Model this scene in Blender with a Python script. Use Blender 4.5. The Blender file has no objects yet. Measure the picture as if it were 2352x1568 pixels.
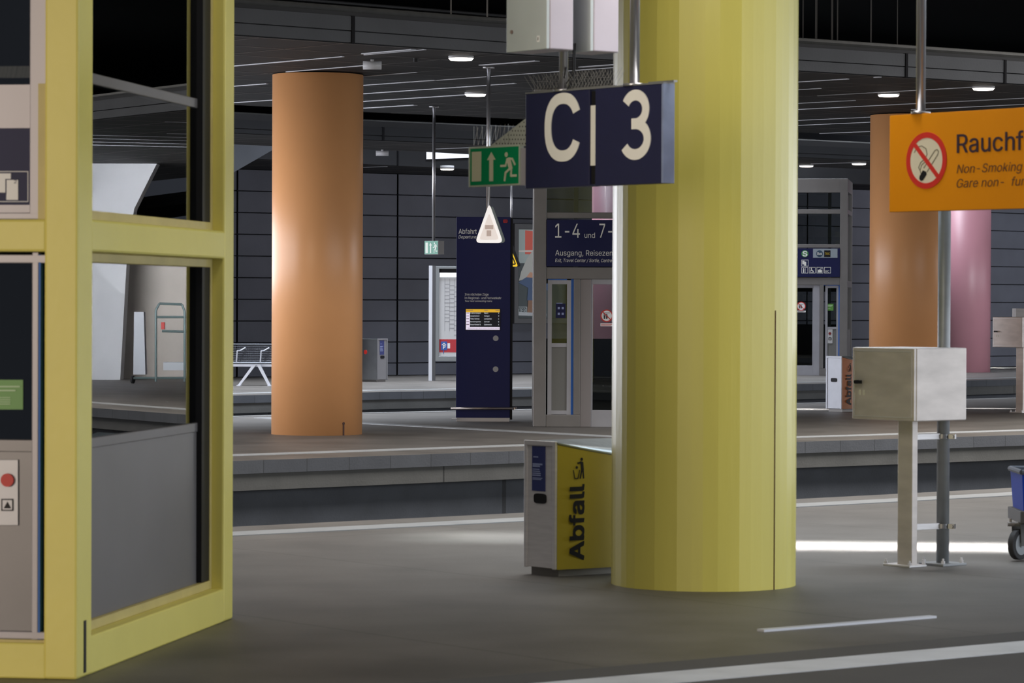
import bpy, math, random
from mathutils import Vector as V, Matrix
random.seed(7)
sc = bpy.context.scene
COL = sc.collection
# ------------------------------------------------------------------ camera
F = 7500.0; HC = 1.7; CX, CY = 1176.0, 784.0
PT = math.atan(93 / F); RL = 0.004
FW = V((0, math.cos(PT), -math.sin(PT))); U0 = V((0, math.sin(PT), math.cos(PT))); R0 = V((1, 0, 0))
RT = R0 * math.cos(RL) + U0 * math.sin(RL); UP = U0 * math.cos(RL) - R0 * math.sin(RL)
EYE = V((0, 0, HC))
cam = bpy.data.cameras.new('camera'); camo = bpy.data.objects.new('camera', cam); COL.objects.link(camo)
cam.sensor_width = 36; cam.lens = F * 36 / 2352; cam.clip_end = 500
m3 = Matrix((RT, UP, -FW)).transposed()
camo.matrix_world = Matrix.Translation(EYE) @ m3.to_4x4()
cam.dof.use_dof = True; cam.dof.focus_distance = 44; cam.dof.aperture_fstop = 9
sc.camera = camo
# ------------------------------------------------------------------ colour management, world
sc.view_settings.view_transform = 'Standard'; sc.view_settings.look = 'None'
sc.view_settings.gamma = 1; sc.view_settings.exposure = 0.0; sc.view_settings.use_curve_mapping = False
w = bpy.data.worlds.new('World'); sc.world = w; w.use_nodes = True
w.node_tree.nodes['Background'].inputs[0].default_value = (0.72, 0.80, 1.0, 1)
w.node_tree.nodes['Background'].inputs[1].default_value = 0.10
# ------------------------------------------------------------------ arc coordinates of the curved platforms
CC = V((-117.489, 170.018, 0))
def arc(R, th, z=0.0):
    a = math.radians(th); return V((CC.x + R * math.cos(a), CC.y + R * math.sin(a), z))
def rad(th): a = math.radians(th); return V((math.cos(a), math.sin(a), 0))      # towards the camera side
def tan(th): a = math.radians(th); return V((-math.sin(a), math.cos(a), 0))
def theta(p): return math.degrees(math.atan2(p.y - CC.y, p.x - CC.x))
def ray(x, y): return FW * F + RT * (x - CX) - UP * (y - CY)
def G(x, y, z=0.0): d = ray(x, y); return EYE + d * ((z - HC) / d.z)             # point of the photograph on a level at height z
def AT(x, y, Y): d = ray(x, y); return EYE + d * (Y / d.y)                        # ... at a distance Y
def HIT(x, y, o, n): d = ray(x, y); return EYE + d * ((o - EYE).dot(n) / d.dot(n))
Z = V((0, 0, 1)); X = V((1, 0, 0)); Y_ = V((0, 1, 0))
# ------------------------------------------------------------------ lights: daylight from the light wells over the tracks
def area(name, loc, sx, sy, power, color, direction, up=None, spread=180):
    l = bpy.data.lights.new(name, 'AREA'); l.shape = 'RECTANGLE'; l.size = sx; l.size_y = sy
    l.energy = power; l.color = color; l.spread = math.radians(spread)
    o = bpy.data.objects.new(name, l); COL.objects.link(o)
    zz = (-V(direction)).normalized(); xx = V(up or (1, 0, 0)); xx = (xx - zz * xx.dot(zz)).normalized(); yy = zz.cross(xx)
    o.matrix_world = Matrix.Translation(V(loc)) @ Matrix((xx, yy, zz)).transposed().to_4x4()
    return o
DAY = (0.84, 0.90, 1.0); NEUT = (1.0, 0.96, 0.92)
def well(R, th, z, length, width, power, color=DAY, spread=125):
    area('daylight_well', arc(R, th, z), length, width, power, color, -Z, tan(th), spread)
for th, pw in ((-51.8, 300), (-49.6, 900), (-46.6, 520), (-43.4, 420)):
    well(201.0, th, 6.6, 11, 5, pw)
for th, pw in ((-55, 350), (-51.5, 540), (-48.0, 1000), (-44.5, 1900), (-41.0, 1500), (-37.5, 1500)):
    well(182.0, th, 7.8, 10.5, 5, pw, NEUT, 132)
for th, pw in ((-50, 1050), (-46.3, 1050), (-42.6, 640), (-38.9, 480)):
    well(163.5, th, 7.9, 10, 3.5, pw, DAY, 112)
for th in (-45, -41, -37, -33):
    well(155.0, th, 7.9, 10, 2.4, 800, DAY, 100)
# daylight from the open ends of the hall: far left behind the columns, and the right-hand side
area('hall_end_or_fill', (-11.5, 46, 2.45), 26, 4.1, 2100, (0.90, 0.92, 1.0), (1, 0.0, 0), (0, 1, 0))
area('hall_end_or_fill', (16.5, 17, 2.8), 34, 5.0, 1750, (0.88, 0.94, 1.0), (-1, 0.0, 0), (0, 1, 0))
area('hall_end_or_fill', (20.5, 50.5, 3.2), 8, 2.4, 700, (0.93, 0.95, 1.0), (-0.02, 1.0, 0), (1, 0, 0), 46)  # added fill over the track, brightening the wall mirrored in the lift glass
area('hall_end_or_fill', (33, 62, 2.8), 34, 5.0, 2600, (0.90, 0.93, 1.0), (-1, 0.0, 0), (0, 1, 0))
def spot(name, loc, target, power, angle, color, blend=0.15, sx=1, sy=1):
    l = bpy.data.lights.new(name, 'SPOT'); l.energy = power; l.spot_size = math.radians(angle); l.spot_blend = blend
    l.color = color; l.shadow_soft_size = 0.0
    o = bpy.data.objects.new(name, l); COL.objects.link(o)
    zz = (V(loc) - V(target)).normalized(); xx = (X - zz * X.dot(zz)).normalized(); yy = zz.cross(xx)
    o.matrix_world = Matrix.Translation(V(loc)) @ Matrix((xx, yy, zz)).transposed().to_4x4() @ Matrix.Diagonal((sx, sy, 1, 1))
area('skylight_slot', (2.6, 22.75, 5.6), 3.4, 0.50, 150, (0.95, 0.97, 1), (0.0, 0, -1), (1, -0.08, 0), spread=9)
area('skylight', (3.0, 22.6, 4.5), 4.2, 1.6, 130, (0.80, 0.90, 1.0), (0.05, 0.05, -1), (1, -0.08, 0), spread=120)
for p_, a_, b_ in (((4.5, 51.9, 4.45), 0.9, 0.7), ((7.6, 52.6, 4.45), 0.9, 0.35), ((13.0, 85.5, 4.45), 1.6, 0.8)):
    area('skylight_slot', p_, a_, b_, 16 * a_ * b_ / 0.6, (0.95, 0.97, 1), (0, 0, -1), (1, 0, 0), spread=8)
area('skylight_slot', (-0.05, 23.5, 4.5), 0.9, 0.3, 9, (0.9, 0.95, 1), (0.0, 0, -1), (1, 0.1, 0), spread=20)
# warm lamps along the ceilings of the platforms, out of the picture to the left
WARM = (1.0, 0.85, 0.68)
for R, th, pw in ((193, -57, 40), (171.5, -54, 60)):
    area('ceiling_lamp', arc(R, th, 4.45), 1.2, 1.2, pw, WARM, -Z * 0.75 + tan(th) * 0.65, tan(th))
area('warm_fill', (-13, 0, 2.7), 5, 4.0, 1350, WARM, (0.62, 0.78, 0.0), (0.78, -0.62, 0))  # upright warm fill panel added beside the camera, not a ceiling lamp
area('warm_fill', (-5.0, -2.5, 2.6), 5, 4.0, 210, WARM, (0.25, 0.97, 0.0), (0.97, -0.25, 0))  # second warm fill panel, added for the front of the yellow column
area('ceiling_lamp', (-0.6, 15.2, 4.4), 1.0, 1.0, 23, (1.0, 0.93, 0.82), (0.3, 0.5, -1.0), (1, 0, 0))
area('ceiling_lamp', (1.3, 16.6, 4.4), 1.0, 1.0, 42, (1.0, 0.95, 0.88), (0.2, 0.45, -1.0), (1, 0, 0))  # added above the frame to brighten junction box, bin door and floor

# ------------------------------------------------------------------ materials
def lin(c):
    c = c / 255.0
    return c / 12.92 if c <= 0.04045 else ((c + 0.055) / 1.055) ** 2.4
def rgb(r, g, b): return (lin(r), lin(g), lin(b), 1)
MATS = {}
def mat(name, color, rough=0.5, metal=0.0, noise=0.0, nscale=6.0, bump=0.0, bscale=60.0, emit=None, es=1.0, spec=0.5, stretch=None, coat=0.0):
    if name in MATS: return MATS[name]
    m = bpy.data.materials.new(name); m.use_nodes = True; N = m.node_tree.nodes; L = m.node_tree.links
    b = N['Principled BSDF']
    b.inputs['Base Color'].default_value = color; b.inputs['Roughness'].default_value = rough; b.inputs['Metallic'].default_value = metal
    b.inputs['Specular IOR Level'].default_value = spec
    if coat: b.inputs['Coat Weight'].default_value = coat
    tc = N.new('ShaderNodeTexCoord'); src = tc.outputs['Object']
    if stretch:
        mp = N.new('ShaderNodeMapping'); mp.inputs['Scale'].default_value = stretch; L.new(src, mp.inputs[0]); src = mp.outputs[0]
    if noise:
        n = N.new('ShaderNodeTexNoise'); n.inputs['Scale'].default_value = nscale; n.inputs['Detail'].default_value = 6; L.new(src, n.inputs['Vector'])
        mr = N.new('ShaderNodeMapRange'); mr.inputs['From Min'].default_value = 0.25; mr.inputs['From Max'].default_value = 0.75
        mr.inputs['To Min'].default_value = 1 - noise; mr.inputs['To Max'].default_value = 1 + noise; L.new(n.outputs[0], mr.inputs['Value'])
        mx = N.new('ShaderNodeMix'); mx.data_type = 'RGBA'; mx.blend_type = 'MULTIPLY'; mx.inputs['Factor'].default_value = 1
        mx.inputs['A'].default_value = color; L.new(mr.outputs[0], mx.inputs['B']); L.new(mx.outputs['Result'], b.inputs['Base Color'])
    if bump:
        n2 = N.new('ShaderNodeTexNoise'); n2.inputs['Scale'].default_value = bscale; n2.inputs['Detail'].default_value = 4; L.new(src, n2.inputs['Vector'])
        bp = N.new('ShaderNodeBump'); bp.inputs['Strength'].default_value = bump; bp.inputs['Distance'].default_value = 0.02
        L.new(n2.outputs[0], bp.inputs['Height']); L.new(bp.outputs[0], b.inputs['Normal'])
    if emit:
        b.inputs['Emission Color'].default_value = emit; b.inputs['Emission Strength'].default_value = es
    MATS[name] = m; return m
def glass_mat(name, tint, refl=1.0, rough=0.0, ior=1.6):
    m = bpy.data.materials.new(name); m.use_nodes = True; N = m.node_tree.nodes; L = m.node_tree.links
    N.remove(N['Principled BSDF']); out = N['Material Output']
    t = N.new('ShaderNodeBsdfTransparent'); t.inputs[0].default_value = tint
    g = N.new('ShaderNodeBsdfGlossy'); g.inputs['Roughness'].default_value = rough; g.inputs[0].default_value = (refl, refl, refl, 1)
    f = N.new('ShaderNodeFresnel'); f.inputs['IOR'].default_value = ior
    mx = N.new('ShaderNodeMixShader'); L.new(f.outputs[0], mx.inputs[0]); L.new(t.outputs[0], mx.inputs[1]); L.new(g.outputs[0], mx.inputs[2])
    L.new(mx.outputs[0], out.inputs['Surface']); MATS[name] = m; return m

def asphalt():
    m = mat('platform_asphalt', (0.112, 0.103, 0.092, 1), 0.50, noise=0.30, nscale=1.3, bump=0.12, bscale=90, spec=0.5)
    N = m.node_tree.nodes; L = m.node_tree.links; b = N['Principled BSDF']
    # fine speckle and slab joints running across the platform
    tc = N.new('ShaderNodeTexCoord'); sp = N.new('ShaderNodeTexNoise'); sp.inputs['Scale'].default_value = 55; sp.inputs['Detail'].default_value = 3
    L.new(tc.outputs['Object'], sp.inputs['Vector'])
    mr = N.new('ShaderNodeMapRange'); mr.inputs['To Min'].default_value = 0.78; mr.inputs['To Max'].default_value = 1.22; L.new(sp.outputs[0], mr.inputs['Value'])
    old = b.inputs['Base Color'].links[0].from_socket
    mx = N.new('ShaderNodeMix'); mx.data_type = 'RGBA'; mx.blend_type = 'MULTIPLY'; mx.inputs['Factor'].default_value = 1
    L.new(old, mx.inputs['A']); L.new(mr.outputs[0], mx.inputs['B'])
    uv = N.new('ShaderNodeUVMap'); br = N.new('ShaderNodeTexBrick'); br.inputs['Scale'].default_value = 1
    br.inputs['Color1'].default_value = (1, 1, 1, 1); br.inputs['Color2'].default_value = (0.92, 0.92, 0.93, 1); br.inputs['Mortar'].default_value = (0.66, 0.66, 0.66, 1)
    br.inputs['Mortar Size'].default_value = 0.016; br.inputs['Brick Width'].default_value = 2.4; br.inputs['Row Height'].default_value = 11.0; br.offset = 0.0
    L.new(uv.outputs[0], br.inputs['Vector'])
    mx2 = N.new('ShaderNodeMix'); mx2.data_type = 'RGBA'; mx2.blend_type = 'MULTIPLY'; mx2.inputs['Factor'].default_value = 1
    L.new(mx.outputs['Result'], mx2.inputs['A']); L.new(br.outputs['Color'], mx2.inputs['B']); L.new(mx2.outputs['Result'], b.inputs['Base Color'])
    return m
def jointed(name, color, bw, rh, mort=0.008, mcol=0.35, noise=0.15, rough=0.75):
    m = mat(name, color, rough, noise=noise, nscale=2.5, bump=0.15, bscale=40)
    N = m.node_tree.nodes; L = m.node_tree.links; b = N['Principled BSDF']
    old = b.inputs['Base Color'].links[0].from_socket
    uv = N.new('ShaderNodeUVMap'); br = N.new('ShaderNodeTexBrick'); br.inputs['Scale'].default_value = 1; br.offset = 0.0
    br.inputs['Color1'].default_value = (1, 1, 1, 1); br.inputs['Color2'].default_value = (0.85, 0.85, 0.87, 1); br.inputs['Mortar'].default_value = (mcol, mcol, mcol, 1)
    br.inputs['Mortar Size'].default_value = mort; br.inputs['Brick Width'].default_value = bw; br.inputs['Row Height'].default_value = rh
    L.new(uv.outputs[0], br.inputs['Vector'])
    mx = N.new('ShaderNodeMix'); mx.data_type = 'RGBA'; mx.blend_type = 'MULTIPLY'; mx.inputs['Factor'].default_value = 1
    L.new(old, mx.inputs['A']); L.new(br.outputs['Color'], mx.inputs['B']); L.new(mx.outputs['Result'], b.inputs['Base Color'])
    return m
ASPH = asphalt()
STRIPE = mat('white_tactile_strip', (0.29, 0.30, 0.305, 1), 0.6, noise=0.1, nscale=3, bump=0.2, bscale=80)
LIP = jointed('edge_stone', (0.065, 0.07, 0.08, 1), 0.55, 10, 0.006, 0.5)
BAND = jointed('edge_concrete', (0.08, 0.08, 0.076, 1), 5.0, 10, 0.012, 0.3)
RECESS = jointed('edge_recess', (0.055, 0.062, 0.075, 1), 6.0, 10, 0.03, 0.35, noise=0.2)
BALLAST = mat('track_ballast', (0.05, 0.048, 0.045, 1), 0.95, noise=0.3, nscale=8, bump=0.6, bscale=14)
WALLM = mat('dark_wall_panel', (0.092, 0.098, 0.122, 1), 0.6, noise=0.14, nscale=1.2, bump=0.08, bscale=18)
JOINT = mat('wall_joint', (0.008, 0.008, 0.009, 1), 0.9, spec=0.05)
CEIL = mat('ceiling_panel', (0.018, 0.018, 0.019, 1), 0.7, noise=0.15, nscale=0.8, spec=0.2)
CLINE = mat('ceiling_joint', (0.13, 0.12, 0.112, 1), 0.5)
CSTRIP = mat('ceiling_slot_white', (0.44, 0.45, 0.49, 1), 0.4)
FASC = mat('fascia_concrete', (0.027, 0.029, 0.033, 1), 0.8, noise=0.15, nscale=2, bump=0.1, bscale=30)
DARK = mat('dark_void', (0.003, 0.004, 0.004, 1), 0.9, spec=0.05)
BLACK = mat('black_plastic', (0.010, 0.010, 0.012, 1), 0.5, spec=0.2)
YEL = mat('yellow_paint', (0.71, 0.625, 0.15, 1), 0.45, noise=0.03, nscale=3, bump=0.05, bscale=25)
YELCOL = mat('yellow_column_paint', (0.68, 0.60, 0.125, 1), 0.33, noise=0.05, nscale=1.6, bump=0.06, bscale=9, stretch=(3, 3, 0.4))
YELDIRTY = mat('yellow_frame_worn', (0.52, 0.43, 0.15, 1), 0.5, noise=0.10, nscale=5)
ORG = mat('orange_column_paint', (0.80, 0.385, 0.16, 1), 0.37, noise=0.03, nscale=2)
PINK = mat('pink_column_paint', (0.44, 0.21, 0.25, 1), 0.42, noise=0.03, nscale=2)
STEEL = mat('brushed_steel', (0.70, 0.68, 0.69, 1), 0.36, 0.4, noise=0.10, nscale=5, stretch=(1, 1, 8))
STEELW = mat('stainless_sheet', (0.60, 0.55, 0.525, 1), 0.45, 0.3, noise=0.16, nscale=3.5, stretch=(1, 1, 3))
GALV = mat('galvanised_tube', (0.27, 0.28, 0.29, 1), 0.5, 0.5, noise=0.1, nscale=10)
POLE = mat('pole_steel', (0.50, 0.50, 0.52, 1), 0.3, 0.9)
NAVY = mat('navy_sign', (0.008, 0.010, 0.058, 1), 0.5, spec=0.25)
SIGNW = mat('sign_white', (0.76, 0.75, 0.69, 1), 0.5)
WHITE = mat('print_white', (0.80, 0.80, 0.80, 1), 0.5)
CABG = mat('cabinet_grey', (0.50, 0.55, 0.56, 1), 0.42, 0.2, noise=0.05, nscale=4)
LIFTG = mat('lift_grey_metal', (0.18, 0.17, 0.163, 1), 0.42, 0.25, noise=0.08, nscale=3)
LIFTL = mat('lift_light_metal', (0.36, 0.36, 0.39, 1), 0.4, 0.35, noise=0.08, nscale=3)
PANEL = mat('lift_lower_panel', (0.165, 0.158, 0.165, 1), 0.40, 0.3, noise=0.05, nscale=3)
DOORM = mat('lift_door_trim', (0.36, 0.34, 0.37, 1), 0.42, 0.2)
BLUETAPE = mat('blue_tape', (0.02, 0.12, 0.45, 1), 0.6)
GREEN = mat('exit_green', (0.0, 0.23, 0.085, 1), 0.5, spec=0.2)
GREENL = mat('exit_green_pale', (0.10, 0.34, 0.24, 1), 0.5)
PHOS = mat('exit_pictogram', (0.56, 0.54, 0.40, 1), 0.5)
ORSIGN = mat('orange_sign', (0.60, 0.225, 0.003, 1), 0.6, noise=0.05, nscale=2, spec=0.15)
RED = mat('red_print', (0.52, 0.02, 0.012, 1), 0.5)
CREAM = mat('cream_print', (0.60, 0.57, 0.44, 1), 0.5)
INK = mat('dark_purple_ink', (0.022, 0.010, 0.024, 1), 0.5)
BROWNINK = mat('brown_ink', (0.085, 0.032, 0.008, 1), 0.5)
YSIDE = mat('yellow_bin_panel', (0.43, 0.35, 0.035, 1), 0.45, noise=0.06, nscale=3)
OSIDE = mat('orange_bin_panel', (0.55, 0.24, 0.09, 1), 0.45)
SSIDE = mat('bare_metal_bin_panel', (0.55, 0.57, 0.60, 1), 0.32, 1.0, noise=0.1, nscale=4)
STICK = mat('blue_sticker', (0.022, 0.032, 0.15, 1), 0.4)
STICKT = mat('blue_sticker_text', (0.28, 0.33, 0.55, 1), 0.5)
GREENST = mat('green_sticker', (0.10, 0.28, 0.045, 1), 0.45)
GREYDOT = mat('grey_dot', (0.30, 0.29, 0.28, 1), 0.6)
GLASSY = glass_mat('shaft_glass', (0.50, 0.53, 0.53, 1), 1.0, 0.0, 2.0)
GLASSG = glass_mat('lift_glass', (0.62, 0.66, 0.66, 1), 0.9)
LAMP = mat('lamp_lit', (1, 1, 1, 1), 0.5, emit=(1, 0.90, 0.80, 1), es=6)
LAMPH = mat('lamp_housing', (0.35, 0.35, 0.36, 1), 0.5)
SCREENY = mat('screen_amber', (0.1, 0.06, 0, 1), 0.4, emit=(0.85, 0.48, 0.03, 1), es=0.75)
SCREENW = mat('screen_white', (0.1, 0.1, 0.1, 1), 0.4, emit=(0.88, 0.78, 0.95, 1), es=0.85)
SCREENB = mat('screen_black', (0.008, 0.010, 0.022, 1), 0.25)
SCREENT = mat('screen_text', (0.1, 0.1, 0.1, 1), 0.4, emit=(0.85, 0.88, 0.95, 1), es=0.75)
LITPAPER = mat('backlit_paper', (0.36, 0.36, 0.36, 1), 0.6, emit=(0.9, 0.93, 1, 1), es=0.16)
DAYGLASS = mat('daylit_glazing', (0.5, 0.5, 0.5, 1), 0.3, emit=(0.86, 0.90, 1, 1), es=0.72)
TRIW = mat('translucent_white', (0.82, 0.79, 0.76, 1), 0.35, emit=(1, 0.95, 0.93, 1), es=0.38)
TRIIN = mat('lamp_insides', (0.50, 0.40, 0.36, 1), 0.5, emit=(1, 0.72, 0.55, 1), es=0.10)
WARN = mat('warning_yellow', (0.75, 0.46, 0.01, 1), 0.5, emit=(1, 0.62, 0.02, 1), es=0.25)
BLUEBIN = mat('blue_tub', (0.006, 0.035, 0.30, 1), 0.6, spec=0.15)
RUBBER = mat('black_rubber', (0.02, 0.02, 0.022, 1), 0.7)
PALE = mat('pale_concrete', (0.62, 0.63, 0.65, 1), 0.7, noise=0.08, nscale=1.5)
SOFFIT = mat('stair_concrete', (0.05, 0.055, 0.065, 1), 0.7, noise=0.1, nscale=2)
LPALE = mat('pale_panel', (0.55, 0.58, 0.62, 1), 0.5)
BENCHM = mat('bench_mesh_metal', (0.075, 0.08, 0.09, 1), 0.4, 0.6)
BENCHL = mat('bench_leg_metal', (0.62, 0.64, 0.70, 1), 0.4, 0.3)

import os
import numpy as np
FONT = {}
def font(kind):
    if kind not in FONT:
        f = None
        try:
            p = os.path.join(bpy.utils.system_resource('DATAFILES'), 'fonts', 'Inter.woff2')
            if os.path.exists(p): f = bpy.data.fonts.load(p)
        except Exception: f = None
        FONT[kind] = f
    return FONT[kind]
def poly_of(sp):
    out = []; bp = sp.bezier_points
    if len(bp) == 0: return [(q.co.x, q.co.y) for q in sp.points]
    n = len(bp)
    for k in range(n):
        p0, p1 = bp[k], bp[(k + 1) % n]; A, B, Cc, D = p0.co, p0.handle_right, p1.handle_left, p1.co
        straight = (A - B).length < 1e-6 and (Cc - D).length < 1e-6
        m = 1 if straight else 5
        for j in range(m):
            f = j / m; g = 1 - f; q = A * g ** 3 + B * (3 * g * g * f) + Cc * (3 * g * f * f) + D * f ** 3
            out.append((q.x, q.y))
    return out
def text_mesh(txt, shear=0.0):
    c = bpy.data.curves.new('t', 'FONT'); c.body = txt; c.shear = shear
    if font('sans'): c.font = font('sans')
    ob = bpy.data.objects.new('t', c); COL.objects.link(ob); bpy.context.view_layer.update()
    dg = bpy.context.evaluated_depsgraph_get(); cu = ob.evaluated_get(dg).to_curve(dg)
    P = [poly_of(sp) for sp in cu.splines]; ob.evaluated_get(dg).to_curve_clear()
    bpy.data.objects.remove(ob); bpy.data.curves.remove(c)
    from mathutils.geometry import delaunay_2d_cdt
    pts, eds = [], []
    for p in P:
        i0 = len(pts); pts += [V((x, y)) for x, y in p]; eds += [(i0 + k, i0 + (k + 1) % len(p)) for k in range(len(p))]
    vs, _, fs = delaunay_2d_cdt(pts, eds, [], 0, 1e-6)[:3]
    A = np.array([(q.x, q.y) for q in vs]); T = np.array([t for t in fs if len(t) == 3]); cen = A[T].mean(1)
    wn = np.zeros(len(cen))                                   # winding number of every triangle: overlapping strokes stay solid
    for p in P:
        q0 = np.array(p); q1 = np.roll(q0, -1, 0)
        sel = np.nonzero((cen[:, 0] > q0[:, 0].min()) & (cen[:, 0] < q0[:, 0].max()))[0]
        if not len(sel): continue
        cx_, cy_ = cen[sel, 0][:, None], cen[sel, 1][:, None]
        cr = (q1[:, 0] - q0[:, 0]) * (cy_ - q0[:, 1]) - (q1[:, 1] - q0[:, 1]) * (cx_ - q0[:, 0])
        wn[sel] += (((q0[:, 1] <= cy_) & (q1[:, 1] > cy_) & (cr > 0)).sum(1) - ((q0[:, 1] > cy_) & (q1[:, 1] <= cy_) & (cr < 0)).sum(1))
    out = []
    for t in T[wn != 0]:
        a, b, c_ = A[t]; ar = (b[0] - a[0]) * (c_[1] - a[1]) - (b[1] - a[1]) * (c_[0] - a[0])
        out.append(tuple(int(j) for j in (t if ar > 0 else t[::-1])))
    used = sorted({j for t in out for j in t}); mp = {j: k for k, j in enumerate(used)}
    return [(float(A[j][0]), float(A[j][1]), 0) for j in used], [tuple(mp[j] for j in t) for t in out]
def text_box(txt, shear=0.0, bold=0.0):
    vs, fs = text_mesh(txt, shear); return (max(q[0] for q in vs) - min(q[0] for q in vs), max(q[1] for q in vs))
CAPH = []
def cap_height():
    if not CAPH: CAPH.append(text_box('H')[1])
    return CAPH[0]
def text_width(txt, shear, bold): return text_box(txt, shear, bold)[0]
# ------------------------------------------------------------------ mesh builder
ROOT = {}
class MB:
    def __init__(s): s.v = []; s.f = []; s.uv = {}
    def quad(s, a, b, c, d, uv=None):
        i = len(s.v); s.v += [V(a), V(b), V(c), V(d)]; s.f.append((i, i + 1, i + 2, i + 3))
        if uv: s.uv[len(s.f) - 1] = uv
        return s
    def box(s, o, a, b, c):
        o = V(o); a = V(a); b = V(b); c = V(c)
        if a.cross(b).dot(c) < 0: a, b = b, a
        dl = (len(s.f) // 6 % 6) * 0.00022                    # hair's-breadth differences keep overlapping faces from coinciding
        if min(a.length, b.length, c.length) > 0.004:
            ea, eb, ec = a.normalized() * dl, b.normalized() * dl, c.normalized() * dl
            o = o - ea - eb - ec; a = a + ea * 2; b = b + eb * 2; c = c + ec * 2
        i = len(s.v)
        s.v += [o, o + a, o + a + b, o + b, o + c, o + a + c, o + a + b + c, o + b + c]
        for q in ((3, 2, 1, 0), (4, 5, 6, 7), (0, 1, 5, 4), (1, 2, 6, 5), (2, 3, 7, 6), (3, 0, 4, 7)): s.f.append(tuple(i + k for k in q))
        return s
    def cbox(s, c, sx, sy, sz): return s.box(V(c) - V((sx, sy, sz)) / 2, (sx, 0, 0), (0, sy, 0), (0, 0, sz))
    def cyl(s, p0, p1, r0, r1=None, n=16, a0=0.0):
        p0 = V(p0); p1 = V(p1); r1 = r0 if r1 is None else r1
        d = (p1 - p0).normalized(); u = d.orthogonal().normalized() if abs(d.z) < 0.999 else V((1, 0, 0)); vv = d.cross(u)
        i = len(s.v)
        for p, r in ((p0, r0), (p1, r1)):
            for k in range(n):
                a = a0 + 2 * math.pi * k / n; s.v.append(p + u * (r * math.cos(a)) + vv * (r * math.sin(a)))
        for k in range(n): s.f.append((i + k, i + (k + 1) % n, i + n + (k + 1) % n, i + n + k))
        s.f.append(tuple(i + n - 1 - k for k in range(n))); s.f.append(tuple(i + n + k for k in range(n)))
        return s
    def tube(s, pts, r, n=8):
        for a, b in zip(pts, pts[1:]): s.cyl(a, b, r, n=n)
        return s
    def prism(s, pts, t):
        t = V(t) * (1 + 0.012 * (len(s.f) % 9)) if V(t).length < 0.01 else V(t); pts = [V(p) for p in pts]; n = len(pts); nn = V((0, 0, 0))
        for k in range(n): nn += pts[k].cross(pts[(k + 1) % n])
        if nn.dot(t) < 0: pts = pts[::-1]
        i = len(s.v); s.v += pts + [p + t for p in pts]
        s.f.append(tuple(i + n - 1 - k for k in range(n))); s.f.append(tuple(i + n + k for k in range(n)))
        for k in range(n): s.f.append((i + k, i + (k + 1) % n, i + n + (k + 1) % n, i + n + k))
        return s
    def ring(s, c, u, vv, r0, r1, t, n=40, a0=0.0, a1=2 * math.pi):
        closed = a1 - a0 > 6.28
        for k in range(n):
            a = a0 + (a1 - a0) * k / n; b = a0 + (a1 - a0) * (k + 1) / n
            P = lambda r, g: V(c) + V(u) * (r * math.cos(g)) + V(vv) * (r * math.sin(g))
            s.prism([P(r0, a), P(r1, a), P(r1, b), P(r0, b)], t)
        return s
    def disc(s, c, u, vv, r, t, n=28):
        return s.prism([V(c) + V(u) * (r * math.cos(2 * math.pi * k / n)) + V(vv) * (r * math.sin(2 * math.pi * k / n)) for k in range(n)], t)
    def line(s, o, u, vv, pts, wd, t, closed=False):
        P = [V((a, b, 0)) for a, b in pts]
        if closed: P = P + [P[0]]
        for a, b in zip(P, P[1:]):
            d = (b - a);
            if d.length < 1e-9: continue
            d.normalize(); n = V((-d.y, d.x, 0)) * (wd / 2); e = d * (wd * 0.3)
            s.prism([V(o) + V(u) * q.x + V(vv) * q.y for q in (a - e - n, b + e - n, b + e + n, a - e + n)], t)
        return s
    def poly(s, o, u, vv, pts, t): return s.prism([V(o) + V(u) * a + V(vv) * b for a, b in pts], t)
    def text(s, txt, o, u, vv, wd, ht, t, shear=0.0, bold=0.0, cap=None, ref=None):
        vs, fs = text_mesh(txt, shear)
        xs = [q[0] for q in vs]; ys = [q[1] for q in vs]
        x0, x1, y0, y1 = min(xs), max(xs), min(ys), max(ys)
        sy = ht / (y1 - y0) if cap is None else cap / cap_height()
        if ref: x1 = x0 + text_width(ref, shear, bold)
        yb = y0 if cap is None else 0.0
        sx = wd / (x1 - x0) if wd else sy
        i = len(s.v); tt = V(t)
        nn = V(u).cross(V(vv)).dot(tt) > 0; du = V(u); dv = V(vv); O = V(o)
        bo = bold * sy                                          # bold: the outline drawn again, shifted by a hair to each side
        for k, (ax, ay) in enumerate(((0, 0),) if not bold else ((-bo, -bo * 0.6), (bo, -bo * 0.6), (-bo, bo * 0.6), (bo, bo * 0.6))):
            i = len(s.v)
            s.v += [O + du * ((q[0] - x0) * sx + ax) + dv * ((q[1] - yb) * sy + ay) + tt * (1 + 0.03 * q[2] + 0.15 * k) for q in vs]
            for p in fs: s.f.append(tuple(i + j for j in (p if nn else p[::-1])))
        return s
    def build(s, name, m, parent=None, smooth=False, bevel=0.0, kind=None, label=None, segs=2, angle=40):
        base = V((0, 0, 0))
        if parent is not None: base = ROOT[parent.name]
        me = bpy.data.meshes.new(name); me.from_pydata([tuple(q - base) for q in s.v], [], s.f)
        if s.uv:
            ul = me.uv_layers.new(name='UVMap')
            for p in me.polygons:
                if p.index in s.uv:
                    for k, li in enumerate(p.loop_indices): ul.data[li].uv = s.uv[p.index][k]
        me.materials.append(m)
        o = bpy.data.objects.new(name, me); COL.objects.link(o)
        if parent is not None: o.parent = parent
        ROOT[o.name] = base
        if smooth:
            for p in me.polygons: p.use_smooth = len(p.vertices) == 4
        if bevel:
            bm = o.modifiers.new('bevel', 'BEVEL'); bm.width = bevel; bm.segments = segs; bm.limit_method = 'ANGLE'; bm.angle_limit = math.radians(angle)
        if kind: o['kind'] = kind
        if label: o['label'] = label
        return o
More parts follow.
